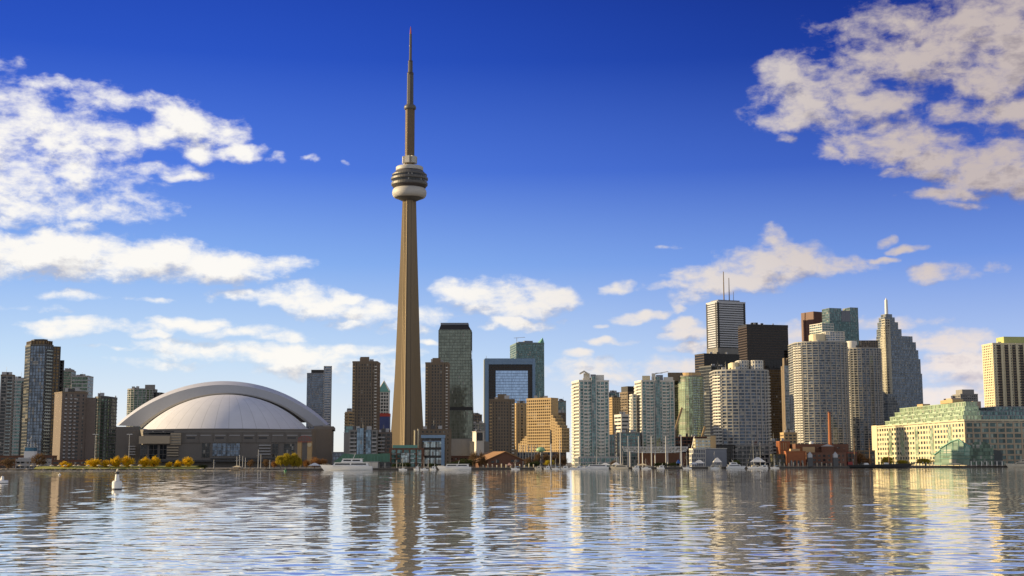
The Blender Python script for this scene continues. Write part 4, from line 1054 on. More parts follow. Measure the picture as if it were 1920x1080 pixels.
# two granite leaves that step back from a dark cleft
mb = MB(); nfl = 30; zz0 = zt_(700, D, 1525)
for i in range(nfl):
    z0, z1 = zz0+(zt-zz0)*i/nfl, zz0+(zt-zz0)*(i+1)/nfl
    u = .18+.30*abs((i/nfl*2.0) % 1.0-.5)*2
    q0 = ll+(cc-ll)*(.30); q1 = ll+(cc-ll)*(.30+u*.9)
    d = (cc-ll).normalized(); n = Vector((d.y, -d.x))
    mb.prism([ll+n*.3, ll+(cc-ll)*(.22+.2*u)+n*.3, ll+(cc-ll)*(.22+.2*u)-n*1.6, ll-n*1.6], z0, z1, 0, bot=True)
    mb.prism([ll+(cc-ll)*(.42+.4*u)+n*.3, cc+n*.3, cc-n*1.6, ll+(cc-ll)*(.42+.4*u)-n*1.6], z0, z1, 0, bot=True)
mb.prism([cc+Vector((.3, -.3)), rr2+Vector((.3, 0)), bb, ll+Vector((1, .5))], ZG, zt, 0)
mb.build('granite_cladding', REDGR, r)
mb = MB(); facade(mb, [cc+Vector((.3, -.35)), rr2+Vector((.3, 0)), bb, ll+Vector((1, .5))], ZG, zt, 3.9, None, {0: style(.0, .3, 2.4, .5, .25)}); mb.build('pilaster_grid', REDGR, r)
block(r, 'roof', offset(p, -3), zt-2.9, zt+.6, BRONZE)
# teal twin-eared tower
D = 2150; p = corner_box(1538, 1555, 1609, 590, D, 18, None, 8, 60); zt = zt_(602, D, 1580)
r = tower('office_tower', 'teal glass skyscraper with two raised corners above the tallest round condo', p, zt, G_TEAL, plain('teal_frame_dark', (.08, .14, .15), .5, .1), 3.9, style(.9, .2, 3, .3, .25), {3: style(1.6, .3, 6, .4, .33)}, parapet=None)
for u0, u1, yy, mt in ((0, .42, 577.5, GREENM), (.42, .72, 581.5, SLATE), (.72, 1.0, 575, GREENM)):
    block(r, 'raised_corner', sub(p, u0+.002, u1-.002, 0, .8), zt, zt_(yy, D, 1580), SLATE, G_TEAL if mt is GREENM else None, 3.9, style(.5, .2, 3.5, .3, .25))
p2 = corner_box(1518, 1541, 1563, 606, D-70, 24, None, 8, 50)
block(r, 'lower_wing', p2, ZG, zt_(606, D-70, 1540), WHITE, G_TEAL, 3.9, style(1.4, .3, 5, .5, .33))
# grey stepped tower with spire
D = 1980; zt = zt_(700, D, 1690)
p = corner_box(1641, 1663, 1728.5, 700, D, 20, None, 8, 44)
SF = plain('stepped_grey_frame', (.20, .22, .225), .5, .1)
r = tower('office_tower', 'grey stepped skyscraper with a white needle spire', p, zt, G_BLUEG, SF, 3.9, style(.9, .2, 2.6, .35, .26), parapet=.4)
zz = zt
SFL = plain('stepped_sunlit_frame', (.46, .43, .34), .6, .1)  # cream tint paints sunlight onto the grey tower's left corner
for i, (u0, u1, yy) in enumerate(((.0, .97, 672), (.0, .93, 655), (.0, .88, 640), (.0, .80, 629), (.0, .50, 616), (.02, .42, 603), (.05, .34, 594), (.10, .28, 588))):
    q_ = sub(p, u0, u1, .03*i+.004, .9-.04*i); z1 = zt_(yy, D, 1680)
    b_ = block(r, 'setback_tier', q_, zz+.45, z1, SF, G_BLUEG, 3.9, style(.9, .2, 2.6, .35, .26)); zz = z1
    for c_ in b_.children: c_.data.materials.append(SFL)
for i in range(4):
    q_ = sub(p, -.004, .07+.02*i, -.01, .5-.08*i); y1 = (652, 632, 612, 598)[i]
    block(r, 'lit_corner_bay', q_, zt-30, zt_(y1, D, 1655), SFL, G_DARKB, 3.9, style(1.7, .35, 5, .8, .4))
q_ = sub(p, .10, .28, .3, .5); c = sum((Vector(v) for v in q_), Vector((0, 0)))/4
mb = MB(); z0 = zt_(588, D, 1664); mb.tube((c.x, c.y, z0-1), (c.x, c.y, zt_(560, D, 1664)), 2.6, 2.2, 8); mb.tube((c.x, c.y, zt_(560, D, 1664)), (c.x, c.y, zt_(556, D, 1664)), 1.4, .3, 8); mb.build('spire', WMET, r)

# right edge condo slab
D = 1480; p = corner_box(1856, 1861, 1948, 644, D, 6, 26); zt = zt_(645, D, 1890)
r = tower('condo_tower', 'cream condo slab with dark balcony columns at the right edge of the photo', p, zt, G_DARK, CREAM, 2.85, style(1.3, .25, 3.1, 1.5, .28), {3: style(1.3, .2, 4, 2, .24)}, roof_mat=CREAM)
a, b = Vector(p[0]), Vector(p[1])
mb = MB(); L = (b-a).length; d = (b-a).normalized(); n = Vector((d.y, -d.x))
for s in (.13, .29, .45, .61, .77, .93):
    mb.prism([a+d*L*(s-.035)+n*.4, a+d*L*(s+.035)+n*.4, a+d*L*(s+.035), a+d*L*(s-.035)], ZG, zt-1, 0)
mb.build('recess_shade', G_BLACK, r)  # black strips on the face, painting in the shade of balcony recesses
for s in (.13, .29, .45, .61, .77, .93):
    balconies(r, a, b, s-.038, s+.022, ZG+8, zt-1, 2.85, 1.6, BRONZE, BROWN)
    mb = MB(); pier(mb, a, b, L*(s+.055), 2.4, 1.3, ZG, zt+.8); mb.build('rib', CREAM, r)
block(r, 'penthouse', sub(p, .27, .9, .1, .8), zt, zt_(630.5, D, 1900), plain('lime_plaster', (.42, .44, .17), .8, .1))
# ---------------------------------------------------------------- waterfront terminal with terraced condos on top (right)
D = 1290; c0 = XY(1808.5, D, 790); ang = Vector((-.10, 1.0)).normalized()
tl_ = hit(c0, ang, 1635.5, 798); lf = c0+ang*tl_
rt_ = P(1960, 790, D+6).xy
p = [c0, rt_, rt_+(lf-c0), lf]; zt = zt_(789, D, 1808)
r = thing('terminal_building', 'long cream waterfront terminal with terraced green glass flats on its roof', 'building', cen(p))
G_TERM = glass('terminal_glazing', (.07, .11, .11), .35, .08, (2.4, 5.0), .22, .02, (.42, .46, .36))
mb = MB(); mb.prism(p, ZG, zt); mb.build('glazing', G_TERM, r)
fhh = (zt-ZG-1.5)/8
TSHADE = plain('terminal_shaded_cream', (.42, .335, .235), .85, .12, .06)  # darker copy of the cream, shade of the unlit sides put into its colour
mb = MB(); facade(mb, p, ZG, zt-1.0, fhh, None, {3: style(fhh*.46, .35, 7.2, 2.6, .38, 0), 0: style(fhh*.30, .35, 7.8, 1.5, .38, 1), 2: style(1.5, .3, 8, 2, .33, 1)}); mb.build('facade_frame', [CREAM, TSHADE], r)
mb = MB(); mb.prism(offset(p, .6), zt+.01, zt+1.3, bot=True); mb.build('cornice', CREAM, r)
# recessed green bays on the sunlit side
L = (lf-c0).length
n = Vector((-ang.y, ang.x))
for s in (.12, .30, .46, .62, .76):
    q0, q1 = c0+ang*L*s, c0+ang*L*(s+.035)
    mb = MB(); mb.prism([q0-n*.1, q0+n*.8, q1+n*.8, q1-n*.1][::-1], ZG+fhh*2, zt-fhh*1.0, bot=True)
    mb.build('green_bay', G_YGREEN, r)
q0 = lf-ang*16
mb = MB(); mb.prism([q0+n*1.0, lf+n*1.0, lf-n*8, q0-n*8][::-1], ZG, zt+1.8); mb.build('stair_tower', CREAM, r)
# terraced flats
U = (rt_-c0)
def rp(s0, s1, t0, t1):
    f = lambda u, s: c0+U*u+ang*L*s
    return [f(t0, s0), f(t1, s0), f(t1, s1), f(t0, s1)]
z = zt+1.3; fl = (zt_(754, D, 1830)-zt)/4
for k in range(4):
    inset = .03+.03*k
    pp_ = rp(.035+.012*k, .86-.035*k, inset, .26)
    b_ = block(r, 'terrace_floor', pp_, z+.02, z+fl-.35, GREENL, G_YGREEN, fl, style(.5, .3, 3.6, .5, .33))
    o = offset(pp_, .55); m2 = MB(); m2.prism(o, z+fl-.33, z+fl, bot=True); m2.build('terrace_slab', GREENL, b_)
    a_, l_ = Vector(pp_[0]), Vector(pp_[3])
    for j in range(9):
        s = .06+j*.105
        if k < 3: balconies(r, l_, a_, s, s+.055, z, z+fl, fl, 1.5, GREENL, GREENL)
    z += fl
for k in range(3):
    pp_ = rp(.02, .35, .28, .78 if k == 0 else .55+.1*k)
    block(r, 'rear_flats', rp(.03+.02*k, .5, .265, .98) if k < 2 else rp(.08, .5, .50, .98), zt+1.32+fl*k, zt+1.3+fl*(k+1)-.3, SLATE, G_TEAL, fl, style(.6, .35, 3.6, .4, .38))
block(r, 'penthouse', rp(.18, .3, .10, .24), z+.02, z+3.5, TAN)
block(r, 'penthouse', rp(.5, .56, .12, .22), z-fl*.6, z+2.2, TAN)
block(r, 'penthouse', rp(.25, .33, .46, .56), zt+fl*3, zt+fl*3+8, plain('pink_plaster', (.50, .36, .27), .85, .1))
D = 1900; p = corner_box(1797, 1801, 1833, 740, D, 6, 26)
r = tower('office_block', 'grey concrete rooftop block showing above the terraced terminal', p, zt_(740, D, 1815), G_DARK, GREY, 3.6, style(1.6, .25, 3, 1.0, .3), cat='office building')
block(r, 'penthouse', sub(p, .15, .85), zt_(740, D, 1815)+1.2, zt_(730, D, 1815), GREY)
D = 1840; p = corner_box(1780, 1784, 1800, 746, D, 6, 24)
tower('office_block', 'small pale block left of the grey rooftop block above the terminal', p, zt_(748, D, 1790), G_DARK, plain('pink_panel', (.52, .40, .32), .85, .1), 3.6, style(1.9, .25, 4, 1.6, .3), cat='office building')
# glass pavilion with sawtooth gables at the terminal's foot
D = 1235
r = thing('glass_pavilion', 'green glass pavilion with sloping gable roof at the terminal corner', 'pavilion', Vector((*XY(1790, D, 865), ZG)))
xs = [(1752, 864), (1759, 848), (1768, 843), (1776, 833), (1786, 828), (1800, 824), (1812, 828), (1818, 868)]
def pd(x): return 1235+max(0, 1818-x)*.6              # the gabled hall stands askew, facing the evening sun
def silh(name, pts, D, dep, mat, parent):
    f = [P(x, y, D or pd(x)) for x, y in pts]; f = [Vector((v.x, v.y, max(v.z, ZG))) for v in f]
    b = [v+Vector((v.x/1240*dep, dep, 0)) for v in f]; n = len(f); mb = MB()
    mb.add(f, [tuple(range(n))][::-1]); mb.add(b, [tuple(reversed(range(n)))])
    mb.add(f+b, [(i, i+n, (i+1) % n+n, (i+1) % n) for i in range(n)]); return mb.build(name, mat, parent)
silh('gabled_hall', [(1752, 872), (1752, 852), (1762, 845), (1762, 840), (1774, 833), (1786, 827), (1797, 824), (1812, 832), (1818, 838), (1818, 872)][::-1], None, 12, glass('pavilion_glazing', (.30, .42, .33), .4, .14, (2.2, 3.0), .06, .03, var=.35), r)
mb = MB()
for (a, b) in (((1751, 853), (1763, 844)), ((1762, 841), (1787, 826)), ((1786, 827), (1798, 823)), ((1797, 823.5), (1819, 838))):
    mb.bar(P(*a, pd(a[0])-.5), P(*b, pd(b[0])-.5), 1.4, .8)
for x, y in ((1762, 843), (1774, 833), (1786, 827), (1797, 824), (1808, 830)):
    q0 = P(x, y, pd(x)-.6); mb.bar((q0.x, q0.y, ZG), q0, .5)
for y in (846, 853, 860): mb.bar(P(1762, y, pd(1762)-.7), P(1818, y, pd(1818)-.7), .4)
mb.build('roof_frame', GREENM, r)
silh('round_hall', [(1818, 872), (1818, 836), (1826, 829), (1846, 828), (1862, 836), (1864, 872)][::-1], D+2, 24, G_GREEN, r)
silh('end_hall', [(1864, 872), (1864, 843), (1876, 845), (1880, 852), (1880, 872)][::-1], D+3, 20, plain('slate_roofing', (.05, .06, .06), .6, .1), r)
mb = MB()
for y in (838, 846, 854, 862): mb.bar(P(1818, y, D+1.6), P(1864, y, D+1.6), .4)
mb.build('glazing_bar', plain('dark_green_bar', (.05, .10, .085), .5, .1), r)
# pier pavilion columns in front
D = 1238; a, b = XY(1820, D-8, 873), XY(1878, D-8, 873)
r = thing('pier_arcade', 'row of white posts carrying a flat canopy along the pier by the glass pavilion', 'arcade', Vector((a.x, a.y, ZG)))
mb = MB(); mb.box(((a.x+b.x)/2, a.y, ZG+4.3), (b.x-a.x+2, 4, .35)); mb.build('canopy', GREY, r)
for i in range(7):
    x = a.x+(b.x-a.x)*i/6; mb = MB(); mb.box((x, a.y-1.6, ZG+2.05), (.7, .5, 4.1)); mb.build('post', WHITE, r)
mb = MB(); mb.box(((a.x+b.x)/2, a.y-1.75, ZG+1.1), (b.x-a.x, .12, .12)); mb.box(((a.x+b.x)/2, a.y-1.75, ZG+.5), (b.x-a.x, .12, .12)); mb.build('railing', GREY, r)

# ---------------------------------------------------------------- low buildings along the shore
def low(name, label, x0, xs, x1, y, D, yaw, gl, fr, fh, sty, per={}, cat='low building', parapet=.5, dmax=24, roof=None):
    p = corner_box(x0, xs, x1, y, D, yaw, None, 8, dmax)
    return tower(name, label, p, zt_(y, D, (x0+x1)/2), gl, fr, fh, sty, per, parapet=parapet, cat=cat, roof_mat=roof), p
# marine police style station with the white lantern tower at far left
D = 962
r, p = low('harbour_station', 'low grey harbour station with white tower on its roof', 26, 30, 90, 862.5, D, 4, G_DARKB, LGREY, 3.6, style(1.9, .3, 3, .5, .35), roof=LGREY)
c0_, c1_ = P(46, 850, D+4), P(65, 850, D+4)
q_ = [(c0_.x, D+3), (c1_.x, D+3), (c1_.x, D+9), (c0_.x, D+9)]
zr = zt_(862.5, D, 56)
block(r, 'roof_storey', [P(34, 859, D+2).xy, P(80, 859, D+2).xy, P(80, 859, D+10).xy, P(34, 859, D+10).xy], zr+.8, zt_(858, D, 56), LGREY)
block(r, 'roof_tower', q_, zt_(858, D, 56)+.01, zt_(846, D+3, 56), WMET)
block(r, 'lookout_cabin', offset(q_, -.25), zt_(846, D+3, 56)+.02, zt_(839, D+3, 56), BLUEM, glass('cabin_glazing', (.05, .16, .26), .3, .08))
block(r, 'lookout_roof', offset(q_, .3), zt_(839, D+3, 56)+.02, zt_(838, D+3, 56), LGREY)
mb = MB()
for v in q_: mb.tube((*v, zt_(838, D, 56)), (*v, zt_(833.5, D, 56)), .12, .12)
for i in range(4): mb.bar((*q_[i], zt_(834, D, 56)), (*q_[(i+1) % 4], zt_(834, D, 56)), .25)
mb.build('roof_rail', STEEL, r)
c = P(58, 833, D+6); mast(r, 'radio_mast', c.x, c.y, zt_(838, D, 56), zt_(816, D, 58), .22, .1, STEEL)
mb = MB()
for dx in (-2.6, 2.6): mb.tube((c.x+dx, c.y, zt_(834, D, 56)), (c.x, c.y, zt_(818, D, 58)), .06, .06, 4)
mb.build('mast_stay', STEEL, r)
# dark base mass behind the trees on the left
low('parking_block', 'long dark low block behind the yellow trees left of the stadium', 95, 97, 205, 864, 1060, 0, G_DARK, DBRICK, 3.4, style(1.6, .2, 6, 1, .25))
low('parking_block', 'dark low block behind the harbour station at the far left', -30, -28, 100, 856, 1080, 0, G_DARK, DBRICK, 3.4, style(1.6, .2, 6, 1, .25))
# buildings around the observation tower's foot
low('office_block', 'low blue grey block right of the stadium behind the green fence', 622, 624, 646, 849, 1250, 0, G_BLUEG, SLATE, 3.4, style(1.0, .25, 3, .6, .3))
D = 1130
r, p = low('condo_block', 'low condo block with blue glass centre and balconied sides behind the big yacht', 655, 656, 706.5, 808, D, 0, G_DARKB, GREY, 3.1, style(.9, .3, 4, .6, .35), dmax=20)
a, b = Vector(p[0]), Vector(p[1]); zt = zt_(809, D, 680)
balconies(r, a, b, .0, .25, ZG+4, zt-3, 3.1, 1.5, LGREY, LGREY)
balconies(r, a, b, .82, 1.0, ZG+4, zt-3, 3.1, 1.5, LGREY, LGREY)
d = (b-a); n = Vector((d.y, -d.x)).normalized()
for s0, s1, yy in ((.27, .52, 803), (.60, .80, 806)):
    mb = MB(); q_ = [a+d*s0+n*1.2, a+d*s1+n*1.2, a+d*s1-n*.1, a+d*s0-n*.1]; mb.prism(q_, ZG+2, zt_(yy, D, 680), bot=True); g = mb.build('glass_front', glass('sky_blue_glazing', (.18, .26, .34), .6, .06, blinds=.05), r)
    m2 = MB(); facade(m2, q_, ZG+2, zt_(yy, D, 680), 3.1, style(.2, .1, 2.2, .18, .12), {2: None}); m2.build('mullion_grid', SLATE, g)
r, p = low('condo_block', 'low balconied block right of the blue glass fronted condo', 706.5, 707, 733, 812, 1145, 0, G_DARKB, MAUVE, 3.1, style(1.1, .3, 4, .8, .35), dmax=20)
balconies(r, p[0], p[1], .1, .55, ZG+4, zt_(815, 1145, 720), 3.1, 1.5, LGREY, LGREY)
# row with dark frames and green attic below the tower
D = 1085
r, p = low('condo_row', 'dark row of flats with green attic at the foot of the observation tower', 730, 731, 793, 842, D, 0, G_TEAL, DBRICK, 3.3, style(.9, .6, 5, 1.2, .65), dmax=18)
block(r, 'green_attic', sub(p, .08, .82, .15, .7), zt_(842, D, 760)+.8, zt_(834.5, D, 760), GREENM)
for s in (.08, .34, .62, .84): balconies(r, p[0], p[1], s, s+.12, ZG+3.3, zt_(845, D, 760), 3.3, 1.4, DGREY, RAILG)
block(r, 'glass_front', [Vector(p[0])+(p[1]-p[0])*.33+Vector((0, -1.2)), Vector(p[0])+(p[1]-p[0])*.60+Vector((0, -1.2)), Vector(p[0])+(p[1]-p[0])*.60+Vector((0, .1)), Vector(p[0])+(p[1]-p[0])*.33+Vector((0, .1))], ZG+4, zt_(849, D, 760), DGREY, G_PALE, 3.3, style(.3, .15, 3, .3, .2))
D = 1100
r, p = low('office_block', 'blue framed low block with square windows right of the observation tower foot', 783, 791, 833.5, 819, D, 0, G_DARK, BRONZE, 3.3, style(.5, .2, 5, .5, .25), dmax=20, parapet=None)
a, b = Vector(p[0]), Vector(p[1]); d = (b-a); n = Vector((0, -1)); zt = zt_(819, D, 810)
mb = MB()
mb.box((a.x+d.x/2, a.y-.9, zt+.2), (d.x+1.2, 2.2, 2.4)); mb.box((b.x-1.2, a.y-.9, (ZG+zt)/2-1), (2.6, 2.2, zt-ZG-.5)); mb.box((a.x+d.x/2, a.y-1.4, zt-3.6), (d.x*.93, .7, .5)); mb.build('blue_frame', BLUEM, r)
for i in range(3):
    for j in range(3):
        x = a.x+d.x*(.08+.26*i); zb = zt-8.6-6.6*j
        mb = MB(); mb.box((x+2.9, a.y-.5, zb+2.4), (5.2, .5, 4.8)); w = mb.build('window', G_PALE if (i, j) != (0, 1) else glass('pale_pane', (.50, .52, .45), .3, .2), r)  # one pane in paler glass
        mb = MB()
        for q0, q1 in (((x+.1, zb), (x+5.7, zb)), ((x+.1, zb+4.8), (x+5.7, zb+4.8)), ((x+2.9, zb), (x+2.9, zb+4.8)), ((x+.2, zb), (x+.2, zb+4.8)), ((x+5.6, zb), (x+5.6, zb+4.8))):
            mb.bar((q0[0], a.y-.85, q0[1]), (q1[0], a.y-.85, q1[1]), .28)
        mb.build('window_frame', DGREY, w)
low('brick_block', 'brown block behind the blue framed block with two pale chimneys', 779, 781, 845, 806, 1190, 0, G_DARK, BROWN, 3.2, style(1.7, .2, 4, 2.0, .25))
for x, y0, lab in ((777.5, 806, 'left one of two slim pale chimneys by the observation tower foot'), (784, 804, 'right one of two slim pale chimneys by the observation tower foot')):
    c = XY(x, 1108, 850); k = thing('chimney', lab, 'chimney', Vector((c.x, c.y, ZG)), 'slim pale chimneys by the tower')
    mb = MB(); mb.tube((c.x, c.y, ZG), (c.x, c.y, Z(y0+1.2, 1108, x)), .75, .62, 10); mb.build('stack', CREAM, k)
    mb = MB(); mb.tube((c.x, c.y, Z(y0+1.2, 1108, x)), (c.x, c.y, Z(y0, 1108, x)), .8, .8, 10); mb.build('cap', GREY, k)
# green hoarding along the quay
D = 1030
mb = MB(); a, b = XY(626, D, 868), XY(731, D, 868)
fe = thing('site_hoarding', 'long green site fence rising behind the big white yacht', 'fence', Vector((a.x, D, ZG)))
mb.add([(a.x, D, ZG), (b.x, D, ZG), (b.x, D, Z(850, D, 730)), (P(664, 852, D).x, D, Z(852, D, 664)), (P(645, 850, D).x, D, Z(850, D, 645)), (a.x, D, Z(866, D, 626))], [(0, 1, 2, 3, 4, 5)])
mb.add([(v[0], v[1]+.15, v[2]) for v in mb.v], [(5, 4, 3, 2, 1, 0)])
mb.add(list(mb.v), [(i, i+6, (i+1) % 6+6, (i+1) % 6) for i in range(6)])
mb.build('green_panel', plain('hoarding_green', (.09, .20, .14), .7, .25, .3), fe)
mb = MB()
for i in range(14):
    x = P(648+i*6, 862, D).x; mb.box((x, D-.12, (ZG+Z(855, D, 690))/2), (.18, .16, Z(855, D, 690)-ZG))
mb.build('fence_post', GREENM, fe)
low('quay_shed', 'small pale shed on the quay behind the stern of the big yacht', 685, 685.5, 709, 866.5, 1010, 0, WHITE, LGREY, 3, style(.4, .1, 4, .3, .12), cat='shed', dmax=8, parapet=.2)
low('quay_shed', 'dark open shed on the quay right of the pale shed', 709.5, 710, 731, 867, 1012, 0, G_DARK, DGREY, 3, style(.5, .2, 3, .4, .25), cat='shed', dmax=8, parapet=.2)
# gabled brown boathouse
D = 1075
r = thing('boathouse', 'brown boathouse with a wide orange lit gable roof by the water', 'boathouse', Vector((*XY(935, D, 870), ZG)))
ga, gb, gp = P(915, 862, D), P(980, 862, D), P(948, 847, D)
zs = Z(861, D, 950)
f = [(ga.x, D, ZG), (gb.x, D, ZG), (gb.x, D, zs), (gp.x, D, gp.z), (ga.x, D, zs)]
dep = Vector((-13, 24, 0))
bk = [(x+dep.x, y+dep.y, z) for x, y, z in f]
mb = MB(); mb.add(f, [(0, 1, 2, 3, 4)]); mb.add(bk, [(4, 3, 2, 1, 0)]); mb.add(f+bk, [(0, 4, 9, 5), (1, 6, 7, 2)]); mb.build('wall', DBRICK, r)
mb = MB(); e = Vector((-1.4, -1.2, -.5)); 
A0, A1 = Vector(f[4])+Vector((-3.5, -1.2, -1.3)), Vector(f[3])+Vector((0, -1.2, .35)); B0, B1 = A0+dep*1.08, A1+dep*1.08
for (p0, p1, p2, p3) in ((A0, A1, B1, B0),):
    mb.add([p0, p1, p2, p3]+[v-Vector((0, 0, .5)) for v in (p0, p1, p2, p3)], [(0, 1, 2, 3), (7, 6, 5, 4), (0, 4, 5, 1), (1, 5, 6, 2), (2, 6, 7, 3), (3, 7, 4, 0)])
C0 = Vector(f[2])+Vector((2.5, -1.2, -1.0))
p0, p1, p2, p3 = A1+Vector((.01, 0, 0)), C0, C0+dep*1.08, B1+Vector((.01, 0, 0))
mb.add([p0, p1, p2, p3]+[v-Vector((0, 0, .5)) for v in (p0, p1, p2, p3)], [(0, 1, 2, 3), (7, 6, 5, 4), (0, 4, 5, 1), (1, 5, 6, 2), (2, 6, 7, 3), (3, 7, 4, 0)])
mb.build('roof', plain('shingle_roof', (.34, .185, .085), .9, .25, .3), r)
for x, y0, y1 in ((921, 864, 868), (930, 862, 868), (958, 862, 866.5), (968, 862, 866.5)):
    a, b = P(x, y1, D-.15), P(x+6, y0, D-.15); mb = MB(); mb.box(((a.x+b.x)/2, D-.12, (a.z+b.z)/2), (b.x-a.x, .3, b.z-a.z)); mb.build('window', G_DARKB, r)
mb = MB(); a, b = P(892, 866.5, D+4), P(920, 861, D+4)
for i in range(4): mb.bar((a.x+(b.x-a.x)*i/3, D+2, ZG), (a.x+(b.x-a.x)*i/3, D+2, a.z+(b.z-a.z)*i/3), .35)
mb.add([Vector((a.x, D, a.z)), Vector((b.x, D, b.z+1)), Vector((b.x-8, D+16, b.z+1)), Vector((a.x-8, D+16, a.z))], [(0, 1, 2, 3)]); mb.add([Vector((a.x, D, a.z-.3)), Vector((b.x, D, b.z+.7)), Vector((b.x-8, D+16, b.z+.7)), Vector((a.x-8, D+16, a.z-.3))], [(3, 2, 1, 0)])
mb.build('porch', WOOD, r)
# green lamp-like dome on a pole
D = 1090; c = P(1014, 866, D)
r = thing('dome_kiosk_sign', 'pale green dome on a slim white pole in front of the hotel', 'landmark lamp', Vector((c.x, D, ZG)))
mb = MB(); mb.tube((c.x, D, ZG), (c.x, D, Z(846, D, 1014)), .3, .25, 8); mb.build('pole', WHITE, r)
z0, rr_ = Z(845.5, D, 1014), 8.5*D/FPX
mb = MB(); mb.lathe([(rr_*.25, z0-1), (rr_, z0), (rr_*1.02, z0+.9), (rr_*.85, z0+2.0), (rr_*.45, z0+2.9), (.1, z0+3.2)], (c.x, D), 20); mb.build('dome', plain('pale_green_enamel', (.30, .50, .27), .5, .08), r)
# truss canopy with six masts
D = 1105
a, b = P(1168, 843, D), P(1290, 842, D)
r = thing('truss_canopy', 'long white lattice truss canopy over the promenade', 'canopy', Vector((a.x, D, ZG)))
zt_t, zt_b = Z(838.5, D, 1230), Z(846, D, 1200); nb = 22
for yy in (0, 7):
    mb = MB()
    top = [Vector((a.x+(b.x-a.x)*i/nb, D+yy, zt_t)) for i in range(nb+1)]
    bot = [Vector((a.x+1.5+(b.x-a.x-3)*i/nb, D+yy, zt_b-(1.2*math.sin(math.pi*i/nb)))) for i in range(nb+1)]
    for i in range(nb):
        mb.bar(top[i], top[i+1], .42); mb.bar(bot[i], bot[i+1], .42)
        mb.bar(top[i], bot[i], .26); mb.bar(bot[i] if i % 2 else top[i], top[i+1] if i % 2 else bot[i+1], .26)
    mb.bar(top[-1], bot[-1], .3); mb.build('lattice_truss', WMET, r)
mb = MB(); mb.box(((a.x+b.x)/2, D+3.5, zt_t+.5), (b.x-a.x, 8, .3)); mb.build('roof_sheet', LGREY, r)
mb = MB(); mb.box(((a.x+b.x)/2+6, D+9, (ZG+zt_b)/2-.5), (b.x-a.x-14, 1.5, zt_b-ZG-2)); mb.build('rear_wall', DBRICK, r)
for i in range(5):
    x = a.x+6+(b.x-a.x-12)*i/4; mb = MB(); mb.tube((x, D+3.5, ZG), (x, D+3.5, zt_b), .4, .4, 8); mb.build('column', WMET, r)
for k_, (x, y) in enumerate(((1164, 806), (1178, 817), (1198, 818), (1222, 818), (1249, 818), (1278, 817))):
    D_ = 1098; c = XY(x, D_, 870)
    o = thing('light_mast', 'pale upright mast at the truss canopy, '+('the tallest, at its left end', 'second from the left', 'third from the left', 'third from the right', 'second from the right', 'the rightmost')[k_], 'mast', Vector((c.x, c.y, ZG)), 'masts along the truss canopy')
    mb = MB(); mb.tube((c.x, c.y, ZG), (c.x, c.y, Z(y, D_, x)), .55, .38, 8); mb.build('shaft', LGREY, o)
    mb = MB(); mb.box((c.x, c.y, ZG+.4), (1.6, 1.6, .8)); mb.build('foot', GREY, o)
# white low pavilions right of the canopy
D = 1180
r, p = low('harbour_pavilion', 'white two-storey pavilion with a tan stair block right of the truss canopy', 1301, 1304, 1333, 824, D, 4, G_PALE, CREAM, 3.0, style(1.3, .3, 2.6, .5, .35), cat='pavilion', roof=CREAM)
block(r, 'stair_block', [P(1332, 816, D).xy, P(1342, 816, D).xy, P(1342, 816, D+14).xy, P(1332, 816, D+14).xy], ZG, zt_(817, D, 1337), TAN)
mb = MB(); mb.bar(P(1297, 840, D-2), P(1302, 818, D), .4); mb.build('roof_strut', STEEL, r)
D = 1150
r, p = low('harbour_pavilion', 'long low pavilion with sunlit glass left and blank grey right wall', 1293, 1323, 1362, 842, D, 20, SLATE, [WHITE, SLATE], 4, style(.3, .15, 30, .3, .2, 1), {3: style(1.0, .4, 4, .5, .45, 0)}, cat='pavilion', dmax=60)
r, p = low('harbour_pavilion', 'dark low pavilion with black roof shapes left of the round condo foot', 1334, 1336, 1378, 836, 1200, 0, G_BLACK, BLACK, 3.2, style(.6, .3, 4, .5, .35), cat='pavilion')
r, p = low('condo_podium', 'dark glass podium at the foot of the smaller round condo', 1372, 1374, 1442, 836, 1200, 0, G_DARK, GREY, 3.4, style(.8, .3, 4, .5, .35))
r, p = low('condo_podium', 'grey low podium between the smaller round condo and brick power house', 1436, 1438, 1480, 828, 1320, 0, G_DARK, GREY, 3.6, style(1.2, .3, 5, .8, .35))
r, p = low('condo_podium', 'dark podium under the taller round condos behind the brick power house', 1484, 1486, 1640, 846, 1352, 0, G_DARK, BROWN, 3.4, style(1.0, .3, 5, .8, .35))
r, p = low('condo_podium', 'teal low podium at the foot of the stepped-shoulder condo', 1155, 1158, 1200, 812, 1250, 0, G_TEAL, GREY, 3.2, style(.7, .3, 4, .5, .35))
r, p = low('condo_podium', 'dark podium under the round yellow green tower', 1255, 1258, 1325, 820, 1380, 0, G_DARK, DBRICK, 3.2, style(.8, .3, 4, .5, .35))
r, p = low('condo_podium', 'low grey white podium at the foot of the wing-roofed condo', 1075, 1085, 1160, 858, 1120, 10, G_TEAL, LGREY, 3.2, style(.8, .3, 4, .5, .35), dmax=14)
